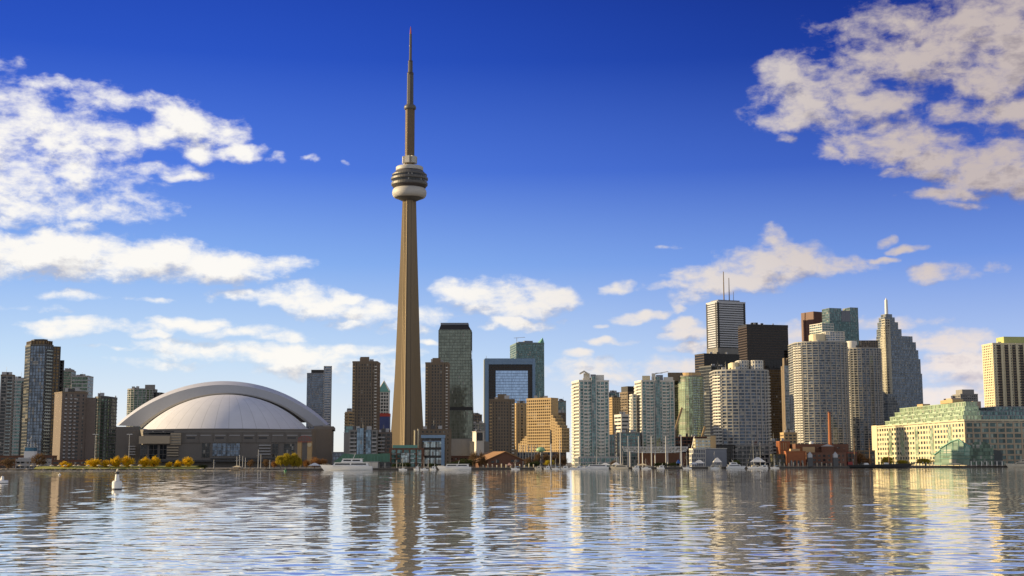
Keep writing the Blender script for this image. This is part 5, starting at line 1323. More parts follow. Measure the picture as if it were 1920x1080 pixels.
# brick power house and chimney
D = 1185
r, p = low('power_house', 'dark brick power house with roof tanks below the tall chimney', 1480, 1492, 1590, 834, D, 6, G_DARK, DBRICK, 5, style(3.6, .3, 6, 3.4, .35), cat='industrial building', dmax=30)
block(r, 'roof_store', [P(1505, 846, D-6).xy, P(1528, 846, D-6).xy, P(1528, 846, D-1).xy, P(1505, 846, D-1).xy], ZG, zt_(838, D-6, 1515), TAN)
c = P(1521, 830, D+6); mb = MB(); mb.lathe([(2.0, zt_(834, D, 1521)), (2.0, zt_(829, D, 1521)), (.3, zt_(827, D, 1521))], (c.x, c.y), 14); mb.build('roof_tank', WMET, r)
q_ = [P(1540, 834, D-4).xy, P(1563, 834, D-4).xy, P(1563, 834, D+14).xy, P(1540, 834, D+14).xy]
block(r, 'gable_wing', q_, ZG, zt_(837, D, 1550), DBRICK)
mb = MB(); z0 = zt_(836.9, D-4, 1550); zr = zt_(832.5, D-4, 1550); o = offset(q_, .5); m0 = (o[0]+o[1])/2; m1 = (o[2]+o[3])/2
mb.add([(*o[0], z0), (*o[1], z0), (*o[2], z0), (*o[3], z0), (*m0, zr), (*m1, zr)], [(0, 4, 5, 3), (1, 2, 5, 4), (0, 1, 4), (2, 3, 5), (3, 2, 1, 0)]); mb.build('gable_roof', LGREY, r)
low('brick_block', 'tan brick annex with lit pilasters left of the power house', 1459, 1462, 1480, 829, 1195, 8, TAN, BRICK, 8, style(.8, .2, 2.5, 1.0, .5), cat='industrial building', dmax=16)
D = 1160
r, p = low('gallery_building', 'orange brick gallery with tall arched openings facing the quay', 1474.5, 1475.5, 1510, 847.5, D, 4, BRICK, BRICK, 9, style(.6, .25, 30, .5, .3), cat='gallery', dmax=14, roof=BRICK)
a, b = Vector(p[0]), Vector(p[1]); d = (b-a).normalized(); n = Vector((d.y, -d.x)); L = (b-a).length
for i in range(4):
    s = L*(.22+.2*i); pts = [(-.9, ZG+.4), (.9, ZG+.4), (.9, ZG+4.2), (.65, ZG+5.0), (0, ZG+5.4), (-.65, ZG+5.0), (-.9, ZG+4.2)]
    f = [Vector((*(a+d*(s+u)+n*.22), z)) for u, z in pts]; g = [Vector((*(a+d*(s+u)-n*.1), z)) for u, z in pts]
    mb = MB(); mb.add(f, [tuple(range(7))]); mb.add(f+g, [(i_, (i_+1) % 7, (i_+1) % 7+7, i_+7) for i_ in range(7)]); mb.build('arched_opening', G_DARK, r)
block(r, 'roof_store', sub(p, .25, .75, .3, .9), zt_(847.5, D, 1490)+.8, zt_(841.5, D, 1490), TAN)
D = 1178; c = P(1556.5, 832, D+10)
k = thing('brick_chimney', 'tall orange brick chimney in front of the round condos', 'chimney', Vector((c.x, c.y, ZG)))
mb = MB(); mb.tube((c.x, c.y, ZG), (c.x, c.y, Z(774, D+10, 1555)), 1.75, 1.15, 16); mb.build('stack', BRICK, k)
mb = MB(); mb.tube((c.x, c.y, Z(774, D+10, 1555)), (c.x, c.y, Z(771.8, D+10, 1555)), 1.4, 1.35, 16); mb.build('cap', DBRICK, k)
low('quay_shed', 'olive kiosk with flat roof left of the orange brick gallery', 1446, 1448, 1474, 853, 1165, 0, G_DARK, plain('olive_board', (.10, .095, .05), .8, .1), 3, style(.8, .3, 4, .8, .35), cat='shed', dmax=10, parapet=.4)
low('quay_shed', 'long dark brick quay building behind the two hooded statues', 1511, 1513, 1586, 850, 1168, 0, G_DARK, DBRICK, 4, style(2.0, .3, 4, 2.0, .35), cat='low building', dmax=14)
low('quay_shed', 'dark shed with red roof beam beside the black ship', 1586, 1588, 1606, 850, 1180, 0, G_DARK, DBRICK, 4, style(.6, .3, 4, .8, .35), cat='shed', dmax=10, roof=plain('red_beam', (.35, .045, .03), .6, .1))
for x, lab in ((1519, 'left one of two grey hooded vent towers before the dark quay building'), (1566.5, 'right one of two grey hooded vent towers before the dark quay building')):
    D = 1150; c = XY(x, D, 868); o = thing('vent_tower', lab, 'vent tower', Vector((c.x, D, ZG)), 'hooded vent towers')
    mb = MB(); mb.prism([(c.x-2, D-2), (c.x+2, D-2), (c.x+2, D+2), (c.x-2, D+2)], ZG, Z(858, D, x)); mb.build('base', DGREY, o)
    z0 = Z(858, D, x)+.02; q_ = [(c.x-1.7, D-1.7), (c.x+1.7, D-1.7), (c.x+1.7, D+1.7), (c.x-1.7, D+1.7)]
    mb = MB(); mb.prism(q_, z0, z0+2.6, top=False); mb.add([(*v, z0+2.6) for v in q_]+[(c.x, D, z0+5.0)], [(i, (i+1) % 4, 4) for i in range(4)]); mb.build('hood', LGREY, o)
# ---------------------------------------------------------------- trees and shrubs
ORD = ['first', 'second', 'third', 'fourth', 'fifth', 'sixth', 'seventh', 'eighth', 'ninth', 'tenth', 'eleventh', 'twelfth', 'thirteenth', 'fourteenth', 'fifteenth', 'sixteenth', 'seventeenth', 'eighteenth', 'nineteenth', 'twentieth']
def leafmat(name, col, var=.5):
    m, t, b = newmat(name)
    oc = t.node('ShaderNodeTexCoord').outputs['Object']
    n1 = t.noise(oc, .5, 2.0, .6).outputs['Fac']; n2 = t.noise(oc, 3.0, 2.0, .6).outputs['Fac']
    k = t.m('MULTIPLY_ADD', t.m('SUBTRACT', n1, .5), var*2.4, 1.0); k = t.m('MULTIPLY_ADD', t.m('SUBTRACT', n2, .5), var*1.6, k)
    t.put(b.inputs['Base Color'], t.vm('SCALE', col, k)); b.inputs['Roughness'].default_value = .8; b.inputs['Specular IOR Level'].default_value = .2
    tr = t.node('ShaderNodeBsdfTranslucent'); t.L.new(b.inputs['Base Color'].links[0].from_socket, tr.inputs[0])
    mx = t.node('ShaderNodeMixShader'); mx.inputs[0].default_value = .42; t.L.new(b.outputs[0], mx.inputs[1]); t.L.new(tr.outputs[0], mx.inputs[2])
    t.L.new(mx.outputs[0], t.N['Material Output'].inputs[0])
    return m
L_YEL = leafmat('autumn_leaves', (.72, .48, .018)); L_YGR = leafmat('willow_leaves', (.42, .33, .03)); L_ORG = leafmat('russet_twigs', (.26, .13, .045)); L_BRN = leafmat('bare_twigs', (.135, .085, .045)); L_GRN = leafmat('dark_shrub_leaves', (.045, .06, .020))
BARK = plain('bark', (.07, .05, .035), .95, .3, .8)
def tree_proto(name, cat, leaf, h, w, n, trunk, leaf_s, seed, spiky=False):
    rnd = random.Random(seed)
    r = thing(name, 'tree', cat, Vector((0, 0, 0)))
    mb = MB(); mb.tube((0, 0, -.4), (0, 0, trunk), .045*w+.06, .03*w+.04, 7)
    tips = []
    for i in range(7):
        a = i*2.4+rnd.random(); rr = w*.32*rnd.uniform(.5, 1); zz = trunk+(h-trunk)*rnd.uniform(.25, .85)
        e = Vector((rr*math.cos(a), rr*math.sin(a), zz)); m_ = Vector((e.x*.45, e.y*.45, trunk+(zz-trunk)*.5))
        mb.tube((0, 0, trunk*.9), m_, .03*w, .018*w, 5); mb.tube(m_, e, .018*w, .008*w, 4); tips.append(e)
    mb.build('trunk', BARK, r)
    mb = MB(); cz = (trunk*.7+h)/2; hz = (h-trunk*.7)/2
    cl = []
    for i in range(26):
        while True:
            v = Vector((rnd.uniform(-1, 1), rnd.uniform(-1, 1), rnd.uniform(-1, 1)))
            if .25 < v.length < 1: break
        cl.append((Vector((v.x*w*.40, v.y*w*.40, cz+v.z*hz*.80)), rnd.uniform(.13, .24)*w))
    for i in range(n):
        c, rad = cl[rnd.randrange(len(cl))]
        v = Vector((rnd.gauss(0, .5), rnd.gauss(0, .5), rnd.gauss(0, .5)))
        pt = c+v*rad
        if pt.z < trunk*.55: continue
        u = Vector((rnd.uniform(-1, 1), rnd.uniform(-1, 1), rnd.uniform(-1, 1))).normalized()
        if spiky: u = Vector((u.x*.35, u.y*.35, 1)).normalized()
        q = u.cross(Vector((rnd.uniform(-1, 1), rnd.uniform(-1, 1), rnd.uniform(-1, 1)))).normalized()
        s = leaf_s*rnd.uniform(.6, 1.4); l = s*(3.2 if spiky else 1.2)
        mb.quad(pt-u*l*.5-q*s*.3, pt-u*l*.5+q*s*.3, pt+u*l*.5+q*s*.3, pt+u*l*.5-q*s*.3)
    mb.build('crown', leaf, r)
    return r
PROTO = {}
def plant(kind, px, ytop, D, wpx, label, group=None, ybase=None):
    spec = {'yellow': ('autumn_tree', 'tree', L_YEL, 9, 8, 2600, 1.9, .42, 3, False), 'willow': ('willow_tree', 'tree', L_YGR, 11, 7, 2600, 2, .30, 5, True),
            'russet': ('bare_tree', 'tree', L_ORG, 7, 7, 1500, 1.4, .20, 7, True), 'bare': ('bare_tree', 'tree', L_BRN, 10, 9, 1500, 2.2, .22, 11, True), 'shrub': ('shrub', 'shrub', L_GRN, 4, 6, 1800, .5, .34, 13, False)}[kind]
    z = max(Z(ytop, D, px)-ZG, 1.0); w = wpx*D/FPX; c = XY(px, D, 870)
    sc = (w/spec[4], w/spec[4], z/spec[3])
    seed = PROTO.setdefault(kind, [])
    if len(seed) < 3:
        o = tree_proto(*spec[:8], spec[8]+len(seed)*17, spec[9]); seed.append(o)
        o['label'] = label; o.location = (c.x, c.y, ZG); o.scale = sc; o.rotation_euler = (0, 0, random.uniform(0, 6))
    else:
        o = copy_tree(seed[random.randrange(3)], (c.x, c.y, ZG), random.uniform(0, 6), label, sc)
    if group: o['group'] = group
    return o
yl = [(124, 865, 22), (176, 858.5, 29), (200, 863, 17), (217, 856, 20), (240, 855, 25), (270, 857, 20), (289, 856, 21), (317, 865, 13), (333, 863, 16), (352, 855, 20)]
G_ = 'yellow autumn trees along the park shore'
txt = ['small low yellow tree alone right of the harbour station', 'greenish yellow rounded tree below the dark green condo', 'small dull yellow tree touching a taller yellow one', 'taller golden tree left of the second street lamp', 'broad golden tree under the stadium left corner', 'golden tree left one of a close pair before the stadium', 'golden tree right one of a close pair before the stadium', 'tiny yellow tree left in the low trio before the stadium', 'low yellow tree in the middle of the low trio', 'tall rounded yellow tree at the right end of the park trees']
for (x, y, w), l in zip(yl, txt): plant('yellow', x, y, qd(x)+16, w, l, G_)
for x, y, w, l in ((526, 853, 16, 'yellow green willow leftmost in the clump before the stadium'), (538, 848, 18, 'tallest yellow green willow in the clump before the stadium'), (551, 849, 17, 'yellow green willow left of the orange pillars'), (560, 856, 14, 'short yellow green willow touching the orange pillars'), (1664, 856, 26, 'golden willow before the left half of the cream terminal'), (1690, 862, 22, 'low golden willow beside the taller one at the terminal'), (1735, 859, 30, 'golden willow left of the glass pavilion'), (1030, 862, 20, 'yellowish shrub-like willow below the tan hotel')):
    plant('willow', x, y, qd(x)+14, w, l, 'golden willows by the water')
for x, y, w, l in ((514, 864, 14, 'russet shrub left of the willow clump'), (574, 862, 14, 'russet shrub under the stadium gateway'), (590, 858, 20, 'taller russet shrub right of the stadium gateway'), (604, 861, 18, 'russet shrub nearest the bow of the big yacht'), (1612, 848, 22, 'russet willow left of the cream terminal'), (1626, 856, 16, 'smaller russet willow touching the cream terminal')):
    plant('russet', x, y, qd(x)+18, w, l, 'russet shrubs by the water')
for x, y, w, l in ((888, 848, 22, 'bare brown tree behind the left eaves of the boathouse'), (904, 846, 18, 'bare brown tree at the foot of the shortest brown tower'), (990, 856, 18, 'bare brown tree right of the boathouse'), (1008, 850, 20, 'bare brown tree behind the pale green dome pole'), (1026, 849, 22, 'bare brown tree between the green dome and the tall masts'), (1044, 848, 22, 'bare brown tree right of the tall dark-topped mast'), (1058, 854, 16, 'bare brown tree touching the wing-roofed condo'), (72, 850, 30, 'bare russet tree behind the harbour station'), (15, 858, 30, 'bare brown tree at the far left edge'), (470, 862, 16, 'bare brown tree before the stadium middle'), (500, 860, 18, 'bare brown tree before the stadium right half'), (1598, 850, 20, 'bare brown tree behind the black ship stern'), (1150, 862, 16, 'bare brown tree at the condo podium')):
    plant('bare', x, y, qd(x)+26, w, l, 'bare trees along the shore')
for x, y, w, l in ((872, 862, 30, 'dark green shrub left of the boathouse'), (858, 866, 24, 'dark shrub behind the smaller yacht'), (846, 868, 18, 'low dark shrub left of the smaller yacht cabin'), (760, 868, 22, 'dark shrub before the dark row of flats'), (742, 870, 16, 'small dark shrub right of the dark open shed'), (812, 869, 18, 'dark shrub before the blue framed block'), (1000, 866, 26, 'dark olive shrub behind the marina'), (1240, 868, 30, 'dark shrub under the truss canopy'), (1265, 868, 22, 'dark shrub under the right end of the truss canopy'), (1380, 864, 20, 'dark shrub at the smaller round condo'), (380, 872, 20, 'dark shrub right of the tall rounded yellow tree')):
    plant('shrub', x, y, qd(x)+12, w, l, 'dark shrubs on the quay')

# ---------------------------------------------------------------- boats
GEL = plain('white_gelcoat', (.74, .74, .73), .3, .04, .3, streak=False)
GELW = plain('cream_gelcoat', (.62, .55, .42), .4, .06, .3, streak=False)
HULLB = plain('black_hull', (.014, .013, .013), .4, .2, .3)
ANTI = plain('antifouling', (.05, .05, .06), .6, .1)
BWIN = glass('boat_window', (.012, .016, .02), .1, .05, (2, 4), .0, .0)
def hull(L, B, H, sheer=.35, rake=.07, n=14):
    rows = []
    for i in range(n+1):
        s = i/n; b = B/2*max(.015, 1-(1-s)**2.4)*(1 if s < .85 else 1-.12*(s-.85)/.15)
        dz = H*(1+sheer*(1-s)**2); x = s*L
        rx = rake*L*(1-s)**2
        rows.append([(x-rx, -b, dz), (x-rx*.4, -b*.9, dz*.45), (x+.02*L*(1-s), -b*.7, 0), (x+.05*L*(1-s), 0, -.5), (x+.02*L*(1-s), b*.7, 0), (x-rx*.4, b*.9, dz*.45), (x-rx, b, dz)])
    mb = MB(); mb.loft(rows, smooth=True)
    mb.add([v for r in rows for v in (r[0], r[-1])], [(2*i, 2*i+1, 2*i+3, 2*i+2) for i in range(n)])
    mb.add(rows[-1], [tuple(range(7))])
    return mb
def cabin(mb, x0, x1, w, z0, z1, rf=.6, rb=.2):
    """deck house with raked front (x0 side) and back"""
    h = z1-z0
    mb.prism([(x0, -w/2), (x1, -w/2), (x1, w/2), (x0, w/2)], z0, z1, tp=[(x0+rf*h, -w*.46), (x1-rb*h, -w*.46), (x1-rb*h, w*.46), (x0+rf*h, w*.46)])
def band(mb, x0, x1, w, z0, z1, rf, rb):
    h = z1-z0
    mb.prism([(x0, -w/2), (x1, -w/2), (x1, w/2), (x0, w/2)], z0, z1, tp=[(x0+rf*h, -w*.488), (x1-rb*h, -w*.488), (x1-rb*h, w*.488), (x0+rf*h, w*.488)], bot=True)
def motor_yacht(label, px0, px1, y, decks, mat=GEL, flip=False, dD=-9, group=None, mastk=1.0, name='motor_yacht', D=None):
    D = D or qd((px0+px1)/2)+dD
    a, b = P(px0, y, D), P(px1, y, D); L = b.x-a.x
    r = thing(name, label, 'boat', Vector((b.x if flip else a.x, D, 0)), group, math.pi if flip else 0)
    H = L*.075+.45; B = L*.22+1
    hull(L, B, H).build('hull', mat, r, origin=Vector((0, 0, 0)))
    z = H*1.02; x0, x1 = L*.20, L*.93; w = B*.78
    for k in range(decks):
        h = 2.0 if L < 32 else 2.5
        h *= .82 if L < 20 else 1
        mb = MB(); cabin(mb, x0, x1, w, z, z+h); d = mb.build('deck_house', mat, r, origin=Vector((0, 0, 0)))
        mb = MB()
        lo, hi = z+h*.34, z+h*.74
        n = 2 if L > 20 else 1
        for i in range(n):
            u0, u1 = x0+.5*h+(x1-x0-1.0*h)*(i/n)+.25, x0+.5*h+(x1-x0-1.0*h)*((i+1)/n)-.35
            band(mb, u0, u1, w*.99, lo, hi, .5, .2)
        mb.build('window_band', BWIN, d, origin=Vector((0, 0, 0)))
        z += h
        mb = MB(); mb.prism([(x0+h*.35, -w*.53), (x1+h*.25, -w*.53), (x1+h*.25, w*.53), (x0+h*.35, w*.53)], z+.005, z+.16, bot=True); mb.build('deck_roof', mat, d, origin=Vector((0, 0, 0)))
        z += .17; x0 += (x1-x0)*.20+h*.3; x1 -= (x1-x0)*.22; w *= .84
    xm = (x0+x1)/2
    mb = MB(); hh = (2.8 if L > 25 else 1.8)*mastk
    mb.bar((xm, 0, z-.3), (xm+hh*.5, 0, z+hh), .28); mb.bar((xm+hh*.25, -.9, z+hh*.5), (xm+hh*.25, .9, z+hh*.5), .2); mb.tube((xm+hh*.5, 0, z+hh), (xm+hh*.55, 0, z+hh*1.6), .05, .03, 4); mb.build('radar_mast', mat, r, origin=Vector((0, 0, 0)))
    mb = MB()
    for i in range(9):
        s = .03+.15*i/8; b_ = B/2*(1-(1-s)**2.4)*.9
        for sg in (-1, 1): mb.tube((s*L-.05*L*(1-s), sg*b_, H*1.28-.3), (s*L-.05*L*(1-s), sg*b_, H*1.28+.75), .035, .035, 4)
    mb.build('bow_rail', STEEL, r, origin=Vector((0, 0, 0)))
    return r
motor_yacht('largest white motor yacht with two decks of dark windows at the quay', 606, 698, 880, 2, dD=-11)
motor_yacht('smaller white motor yacht left of the brown boathouse', 823, 883.5, 879, 1, dD=-9)
motor_yacht('low white cruiser with long dark windows below the wing-roofed condo', 1093, 1141, 878, 1, dD=-9)
motor_yacht('white two-decked tour boat moored before the smaller round condo', 1362, 1396, 876, 2, flip=True, dD=-7)
motor_yacht('cream tour boat moored left of the two-decked tour boat', 1326, 1352, 875, 1, GELW, dD=-3)
motor_yacht('cream two-decked ferry cut by the right edge of the photo', 1889, 1950, 874, 2, GELW, dD=-12, name='ferry_boat')
motor_yacht('small cream boat at the left end of the truss canopy quay', 1146, 1178, 879, 1, GELW, dD=-8, name='cabin_boat', mastk=.8)
for x0, x1, l in ((1003, 1016, 'small white cabin boat below the pale green dome'), (1020, 1032, 'small white cabin boat left of the tall dark-topped mast'), (1052, 1066, 'small white cabin boat left of the wing-roofed condo'), (1078, 1090, 'small white cabin boat just left of the low white cruiser'), (1186, 1199, 'small white cabin boat below the third canopy mast'), (1232, 1246, 'small white cabin boat below the middle of the truss canopy'), (1405, 1420, 'small white cabin boat right of the two-decked tour boat'), (1424, 1440, 'small dark-blue shaded cabin boat near the sailing masts'), (806, 818, 'small white cabin boat left of the smaller yacht'), (776, 786, 'small white cabin boat before the dark row of flats')):
    motor_yacht(l, x0, x1, 878, 1, GELW if x0 % 2 else GEL, dD=-5, name='cabin_boat', group='small cabin boats along the quay', mastk=.7)
def sailboat(label, px, ytop, Lpx, mat=GEL, dD=-6, dark=False):
    D = qd(px)+dD; c = P(px, 878, D); L = Lpx*D/FPX
    r = thing('sailing_boat', label, 'sailing boat', Vector((c.x-L*.45, D, 0)), 'sailing boats in the marina')
    hull(L, L*.28, L*.075+.4).build('hull', mat, r, origin=Vector((0, 0, 0)))
    mb = MB(); cabin(mb, L*.3, L*.68, L*.15, L*.075+.4, L*.075+1.0); mb.build('deck_house', mat, r, origin=Vector((0, 0, 0)))
    zt = Z(ytop, D, px); mb = MB(); mb.tube((L*.45, 0, .6), (L*.45, 0, zt), .16, .10, 6); mb.bar((L*.45, 0, L*.1+1.4), (L*.88, 0, L*.1+1.5), .18); mb.bar((L*.45, -.9, zt*.6), (L*.45, .9, zt*.6), .08); mb.build('mast', STEEL, r, origin=Vector((0, 0, 0)))
    mb = MB()
    for e in ((-.04*L, 0, L*.12+.4), (L, 0, L*.08+.4)): mb.tube(e, (L*.45, 0, zt*.98), .03, .03, 3)
    mb.build('stay', STEEL, r, origin=Vector((0, 0, 0)))
    mb = MB(); mb.tube((L*.47, 0, L*.1+1.65), (L*.86, 0, L*.1+1.7), .24, .16, 6); mb.build('furled_sail', BLUEM if dark else GELW, r, origin=Vector((0, 0, 0)))
for px, yt, Lp, l in ((966, 862, 16, 'small sailing boat below the right slope of the boathouse'), (1042, 860, 16, 'sailing boat between the two tall quay masts'), (1071, 838, 20, 'tall-masted sailing boat before the wing-roofed condo left edge'), (1119, 842, 20, 'sailing boat with tall mast before the wing-roofed condo right half'), (1211, 860, 18, 'sailing boat below the truss canopy'), (1413, 826, 24, 'left one of two tall-masted sailing boats near the smaller round condo'), (1426, 829, 24, 'right one of two tall-masted sailing boats near the smaller round condo'), (1088, 846, 18, 'sailing boat left of the low white cruiser'), (1098, 852, 16, 'short sailing boat hidden partly behind the low white cruiser'), (1156, 850, 18, 'sailing boat near the small cream boat'), (1168, 846, 18, 'sailing boat by the leftmost canopy mast'), (1288, 848, 16, 'sailing boat at the right end of the truss canopy'), (1340, 846, 16, 'sailing boat beside the cream tour boat'), (1452, 852, 16, 'sailing boat before the left mooring posts'), (755, 858, 15, 'short-masted sailing boat before the dark row of flats'), (795, 857, 15, 'short-masted sailing boat before the blue framed block')):
    sailboat(l, px, yt, Lp, dark=px % 2 == 0)
# black tall ship
D = qd(1640)-10; a, b = P(1584, 875, D), P(1703, 875, D); L = b.x-a.x
r = thing('tall_ship', 'long black-hulled tall ship with bare masts before the cream terminal', 'ship', Vector((b.x, D, 0)), None, math.pi)
hull(L, 8, 2.7, .55, .10, 20).build('hull', HULLB, r, origin=Vector((0, 0, 0)))
mb = MB(); cabin(mb, L*.30, L*.38, 3.2, 2.7, 4.6); cabin(mb, L*.62, L*.70, 3.2, 2.7, 4.4); mb2 = MB(); cabin(mb2, L*.88, L*.96, 4, 2.7, 5.4, .1, .1)
mb.build('deck_house', GEL, r, origin=Vector((0, 0, 0))); mb2.build('stern_house', plain('red_cabin', (.30, .035, .03), .6, .1), r, origin=Vector((0, 0, 0)))
for s, yt in ((.30, 826), (.60, 822), (.84, 818)):
    zt = Z(yt, D, 1640); mb = MB(); mb.tube((L*s, 0, 2), (L*s, 0, zt*.62), .5, .36, 7); mb.tube((L*s, 0, zt*.58), (L*s, 0, zt), .3, .14, 6); m_ = mb.build('mast', WOOD, r, origin=Vector((0, 0, 0)))
    mb = MB(); mb.bar((L*s+.5, 0, 6), (L*s+L*.13, 0, 6.6), .22); mb.bar((L*s, -3.5, zt*.66), (L*s, 3.5, zt*.66), .16); mb.build('spar', WOOD, m_, origin=Vector((0, 0, 0)))
mb = MB(); mb.bar((-.08*L, 0, 3.9), (-.22*L, 0, 6.2), .28); mb.build('bowsprit', WOOD, r, origin=Vector((0, 0, 0)))
mb = MB()
zt = Z(822, D, 1640)
for s0, s1, h0, h1 in ((-.2, .30, 6, zt*.9), (.30, .60, zt*.95, zt*.6), (.60, .84, zt*.95, zt*.6), (.84, 1, zt*.95, 4), (.1, .3, 3, zt*.62), (.45, .6, 3, zt*.62), (.7, .84, 3, zt*.62)): mb.tube((L*s0, 0, h0), (L*s1, 0, h1), .05, .05, 3)
mb.build('rigging', BLACK, r, origin=Vector((0, 0, 0)))

# ---------------------------------------------------------------- buoys, masts, lamps, posts, parasols, tents
def buoy(px, y, hpx, wpx, label, tall):
    # waterline at pixel y: distance from the drop below the horizon
    d = ray(px, y); t = -CAM_H/d.z; c = Vector((0, 0, CAM_H))+d*t; k = t/FPX
    r = thing('harbour_buoy', label, 'buoy', Vector((c.x, c.y, 0)))
    w, h = wpx*k/2, hpx*k
    mb = MB(); mb.lathe([(w*.8, -.3), (w, 0), (w, h*.36), (w*.82, h*.42)], (c.x, c.y), 24, smooth=False); mb.build('float', GEL, r)
    mb = MB(); mb.lathe([(w*1.02, -.05), (w*1.02, h*.07)], (c.x, c.y), 24, cap=False); mb.build('waterline_band', ANTI, r)
    if tall:
        mb = MB(); mb.lathe([(w*.50, h*.421), (w*.38, h*.70), (w*.38, h*.72)], (c.x, c.y), 16); mb.build('turret', GEL, r)
        mb = MB(); mb.lathe([(w*.36, h*.721), (w*.36, h*.78), (w*.55, h*.785), (w*.5, h*.82), (w*.2, h*.86)], (c.x, c.y), 14); mb.build('lantern', DGREY, r)
        mb = MB(); mb.lathe([(w*.2, h*.861), (w*.14, h*.95), (w*.03, h)], (c.x, c.y), 10); mb.build('top_mark', GELW, r)
        mb = MB()
        for i in range(3):
            a = 2.1*i+.4; mb.tube((c.x+w*.9*math.cos(a), c.y+w*.9*math.sin(a), h*.42), (c.x+w*.42*math.cos(a), c.y+w*.42*math.sin(a), h*.72), w*.03, w*.03, 5)
        mb.build('ladder_bar', STEEL, r)
    else:
        mb = MB(); mb.lathe([(w*.3, h*.421), (w*.25, h*.9), (w*.05, h)], (c.x, c.y), 12); mb.build('turret', GEL, r)
buoy(219, 918.5, 38, 17, 'white navigation buoy with turret floating in front of the stadium', True)
buoy(4, 906.5, 13, 20, 'low white mooring buoy at the left edge of the water', False)
buoy(535, 884, 6, 5, 'small green channel buoy near the middle of the stadium quay', False)
C.objects[-1].data.materials[0] = GREENM
for ch in [o for o in C.objects if o.parent and o.parent.get('label', '').startswith('small green channel')]: ch.data.materials[0] = plain('buoy_green', (.03, .16, .06), .5, .1)
buoy(112, 891, 4, 5, 'tiny white float near the left park bank', False)
def quay_mast(px, ytop, label, r0=.28, group=None, dD=6, name='quay_mast', mat=LGREY, top=None, arms=True):
    D = qd(px)+dD; c = XY(px, D, 872); o = thing(name, label, 'mast', Vector((c.x, c.y, ZG)), group)
    zt = Z(ytop, D, px)
    mb = MB(); mb.tube((c.x, c.y, ZG), (c.x, c.y, zt), r0, r0*.6, 7); mb.build('shaft', mat, o)
    if arms: mb = MB(); mb.bar((c.x-1.2, c.y, zt*.72), (c.x+1.2, c.y, zt*.72), .16); mb.build('crosstree', mat, o)
    if top: mb = MB(); mb.tube((c.x, c.y, zt), (c.x, c.y, Z(top, D, px)), r0*1.3, r0*.7, 7); mb.build('dark_top', BLACK, o)
G_ = 'slim masts standing on the quay'
quay_mast(1033, 832, 'tall quay mast with a black upper half below the tan hotel', .7, None, top=806)
quay_mast(1050, 824, 'tall plain quay mast right of the black-topped one', .42, G_)
for px, yt, l in ((444, 856, 'leftmost of a close row of slim masts before the stadium'), (449, 853, 'tallest of the close row of slim masts before the stadium'), (455, 855, 'slim mast right of the tallest in the stadium row'), (460, 858, 'rightmost of the close row of slim masts before the stadium'), (484, 843, 'single tall slim mast before the stadium right half'), (489, 852, 'shorter slim mast beside the single tall one'), (506, 862, 'short slim mast left of the willow clump'), (401, 862, 'short slim mast before the blue stadium window'), (803, 861, 'short slim mast before the blue framed block'), (744, 863, 'short slim mast at the dark open shed')):
    quay_mast(px, yt, l, .26, G_)
def lamp(px, ytop, label):
    D = qd(px)+20; c = XY(px, D, 872); o = thing('street_lamp', label, 'street lamp', Vector((c.x, c.y, ZG)), 'tall street lamps in the park'); zt = Z(ytop, D, px)
    mb = MB(); mb.tube((c.x, c.y, ZG), (c.x, c.y, zt), .22, .14, 8); mb.build('pole', LGREY, o)
    for sg in (-1, 1):
        mb = MB(); mb.box((c.x+sg*1.1, c.y, zt-.1), (1.7, .6, .35)); mb.build('lamp_head', WMET, o)
lamp(177, 814, 'tall double-headed street lamp below the dark green condo'); lamp(241, 814, 'tall double-headed street lamp before the stadium left corner')
# parasols
CANV = plain('beige_canvas', (.60, .50, .33), .85, .06, .5)
def parasol(px, label):
    D = qd(px)+7; c = XY(px, D, 876); o = thing('parasol', label, 'parasol', Vector((c.x, c.y, ZG)), 'beige parasols along the park bank')
    mb = MB(); mb.tube((c.x, c.y, ZG), (c.x, c.y, ZG+2.9), .06, .06, 6); mb.build('pole', STEEL, o)
    mb = MB(); mb.lathe([(1.75, ZG+2.25), (.9, ZG+2.75), (.05, ZG+3.05)], (c.x, c.y), 8, smooth=False); mb.build('canopy', CANV, o)
for i, px in enumerate((38, 60, 72, 97, 111, 122, 140, 147, 165, 185, 205, 228, 246, 262)):
    parasol(px, ORD[i]+' beige parasol from the left along the park bank')
# white tents and awnings
def tent(px, w, ytop, label, mat=WMET, dD=10):
    D = qd(px)+dD; c = XY(px, D, 872); W_ = w*D/FPX; zt = Z(ytop, D, px); o = thing('market_tent', label, 'tent', Vector((c.x, c.y, ZG)), 'tents on the quay')
    ze = ZG+(zt-ZG)*.5
    mb = MB(); mb.add([(c.x-W_/2, c.y-3, ze), (c.x+W_/2, c.y-3, ze), (c.x+W_/2, c.y+3, ze), (c.x-W_/2, c.y+3, ze), (c.x-W_*.08, c.y, zt), (c.x+W_*.08, c.y, zt)], [(0, 1, 5, 4), (1, 2, 5), (2, 3, 4, 5), (3, 0, 4), (3, 2, 1, 0)]); mb.build('canopy', mat, o)
    for sx in (-1, 1):
        for sy in (-1, 1): m2 = MB(); m2.tube((c.x+sx*(W_/2-.2), c.y+sy*2.8, ZG), (c.x+sx*(W_/2-.2), c.y+sy*2.8, ze), .08, .08, 5); m2.build('leg', STEEL, o)
tent(1421, 28, 857, 'large white peaked tent right of the two-decked tour boat')
tent(1311, 20, 862, 'white domed tent at the right end of the truss canopy')
tent(1272, 8, 862, 'bright blue tent under the right end of the truss canopy', plain('blue_canvas', (.03, .10, .35), .7, .1))
tent(1300, 14, 866, 'small white tent left of the white domed tent'); tent(1345, 16, 858, 'white tent behind the cream tour boat', dD=16)
tent(590, 22, 868, 'flat white tent on the quay left of the big yacht'); tent(955, 10, 868, 'pinkish tent before the boathouse', plain('pink_canvas', (.5, .3, .24), .8, .1), 4)
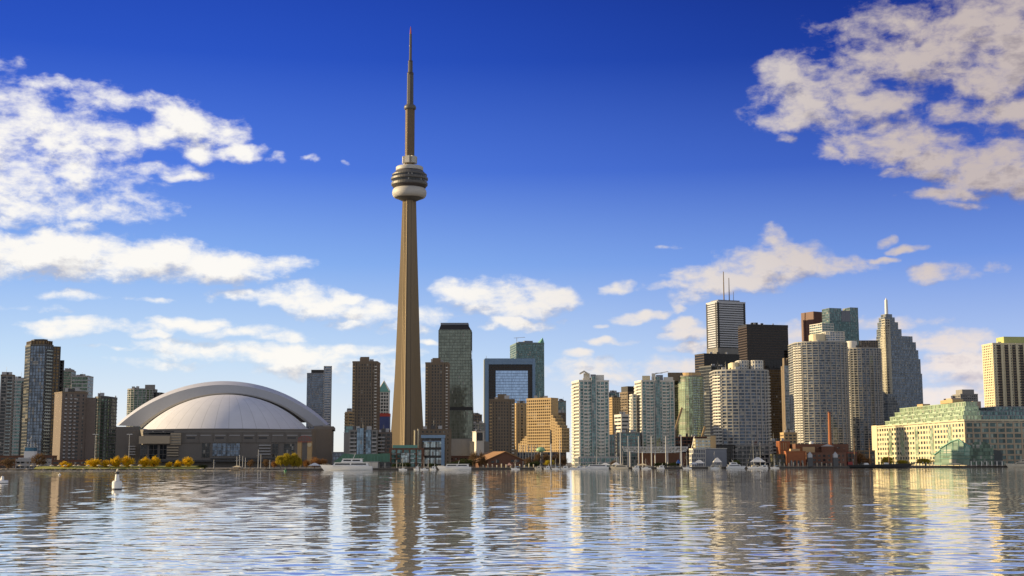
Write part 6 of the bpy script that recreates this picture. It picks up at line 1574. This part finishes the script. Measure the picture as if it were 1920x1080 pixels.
tent(1135, 20, 868, 'white tent behind the low white cruiser'); tent(1155, 16, 867, 'small white tent at the left mast of the truss canopy')
tent(445, 18, 873, 'low beige tent beside the close row of slim masts', CANV, 4); tent(1205, 18, 869, 'cream tent below the truss canopy left half', CANV); tent(1790, 30, 868, 'cream awning tent before the glass pavilion', CANV, -1)
# mooring posts along the quay on the right, and small posts elsewhere
def post(px, label, h=2.6, group='pale mooring posts along the quay', dD=1.5):
    D = qd(px)+dD; c = XY(px, D, 874); o = thing('mooring_post', label, 'post', Vector((c.x, c.y, ZG+.16)), group)
    mb = MB(); mb.tube((c.x, c.y, ZG+.16), (c.x, c.y, ZG+h), .42, .36, 8); mb.build('shaft', CREAM, o)
    mb = MB(); mb.lathe([(.5, ZG+h), (.5, ZG+h+.2), (.2, ZG+h+.4)], (c.x, c.y), 8); mb.build('cap', WHITE, o)
for i in range(16): post(1444+i*8.8, ORD[i]+' mooring post from the left before the brick power house', 2.2+.9*((i*7) % 3)/2)
for i in range(8): post(1706+i*6.2, ORD[i]+' mooring post from the left between black ship and glass pavilion', 2.2+.5*((i*5) % 3))
for i in range(12): post(906+i*8.6, ORD[i]+' mooring post from the left before the boathouse and marina', 1.6+.5*((i*5) % 3))
# small park boulders on the bank
def boulder(px, label, s):
    D = qd(px)+1.5; c = XY(px, D, 880); rnd = random.Random(int(px)); mb = MB()
    mb.lathe([(s*.6, .6), (s*(.9+rnd.random()*.2), 1.0), (s*.8, 1.0+s*.4), (s*.35, 1.0+s*.7)], (c.x, c.y), 9, smooth=False)
    o = mb.build('boulder', STONE, None, Vector((c.x, c.y, .6))); tag(o, label, 'boulder', 'pale boulders on the park bank')
STONE = plain('boulder_stone', (.38, .33, .27), .9, .3, .8, streak=False)
for i in range(14): boulder(20+i*27+((i*13) % 9), ORD[i]+' pale boulder from the left on the park bank', 1.0+.5*((i*7) % 4)/3)
# floating timber dock and dinghies before the stadium
a, b = XY(432, qd(450)-3, 880), XY(474, qd(450)-3, 880)
o = thing('floating_dock', 'low pale timber dock floating before the stadium', 'dock', Vector((a.x, a.y, 0)))
mb = MB(); mb.box(((a.x+b.x)/2, a.y, .5), (b.x-a.x, 2.4, .35)); mb.build('deck', plain('pale_timber', (.42, .33, .22), .85, .15, .4), o)
mb = MB()
for i in range(6): mb.tube((a.x+(b.x-a.x)*i/5, a.y+1.3, -1), (a.x+(b.x-a.x)*i/5, a.y+1.3, 1.6), .18, .18, 6)
mb.build('pile_fence', WOOD, o)
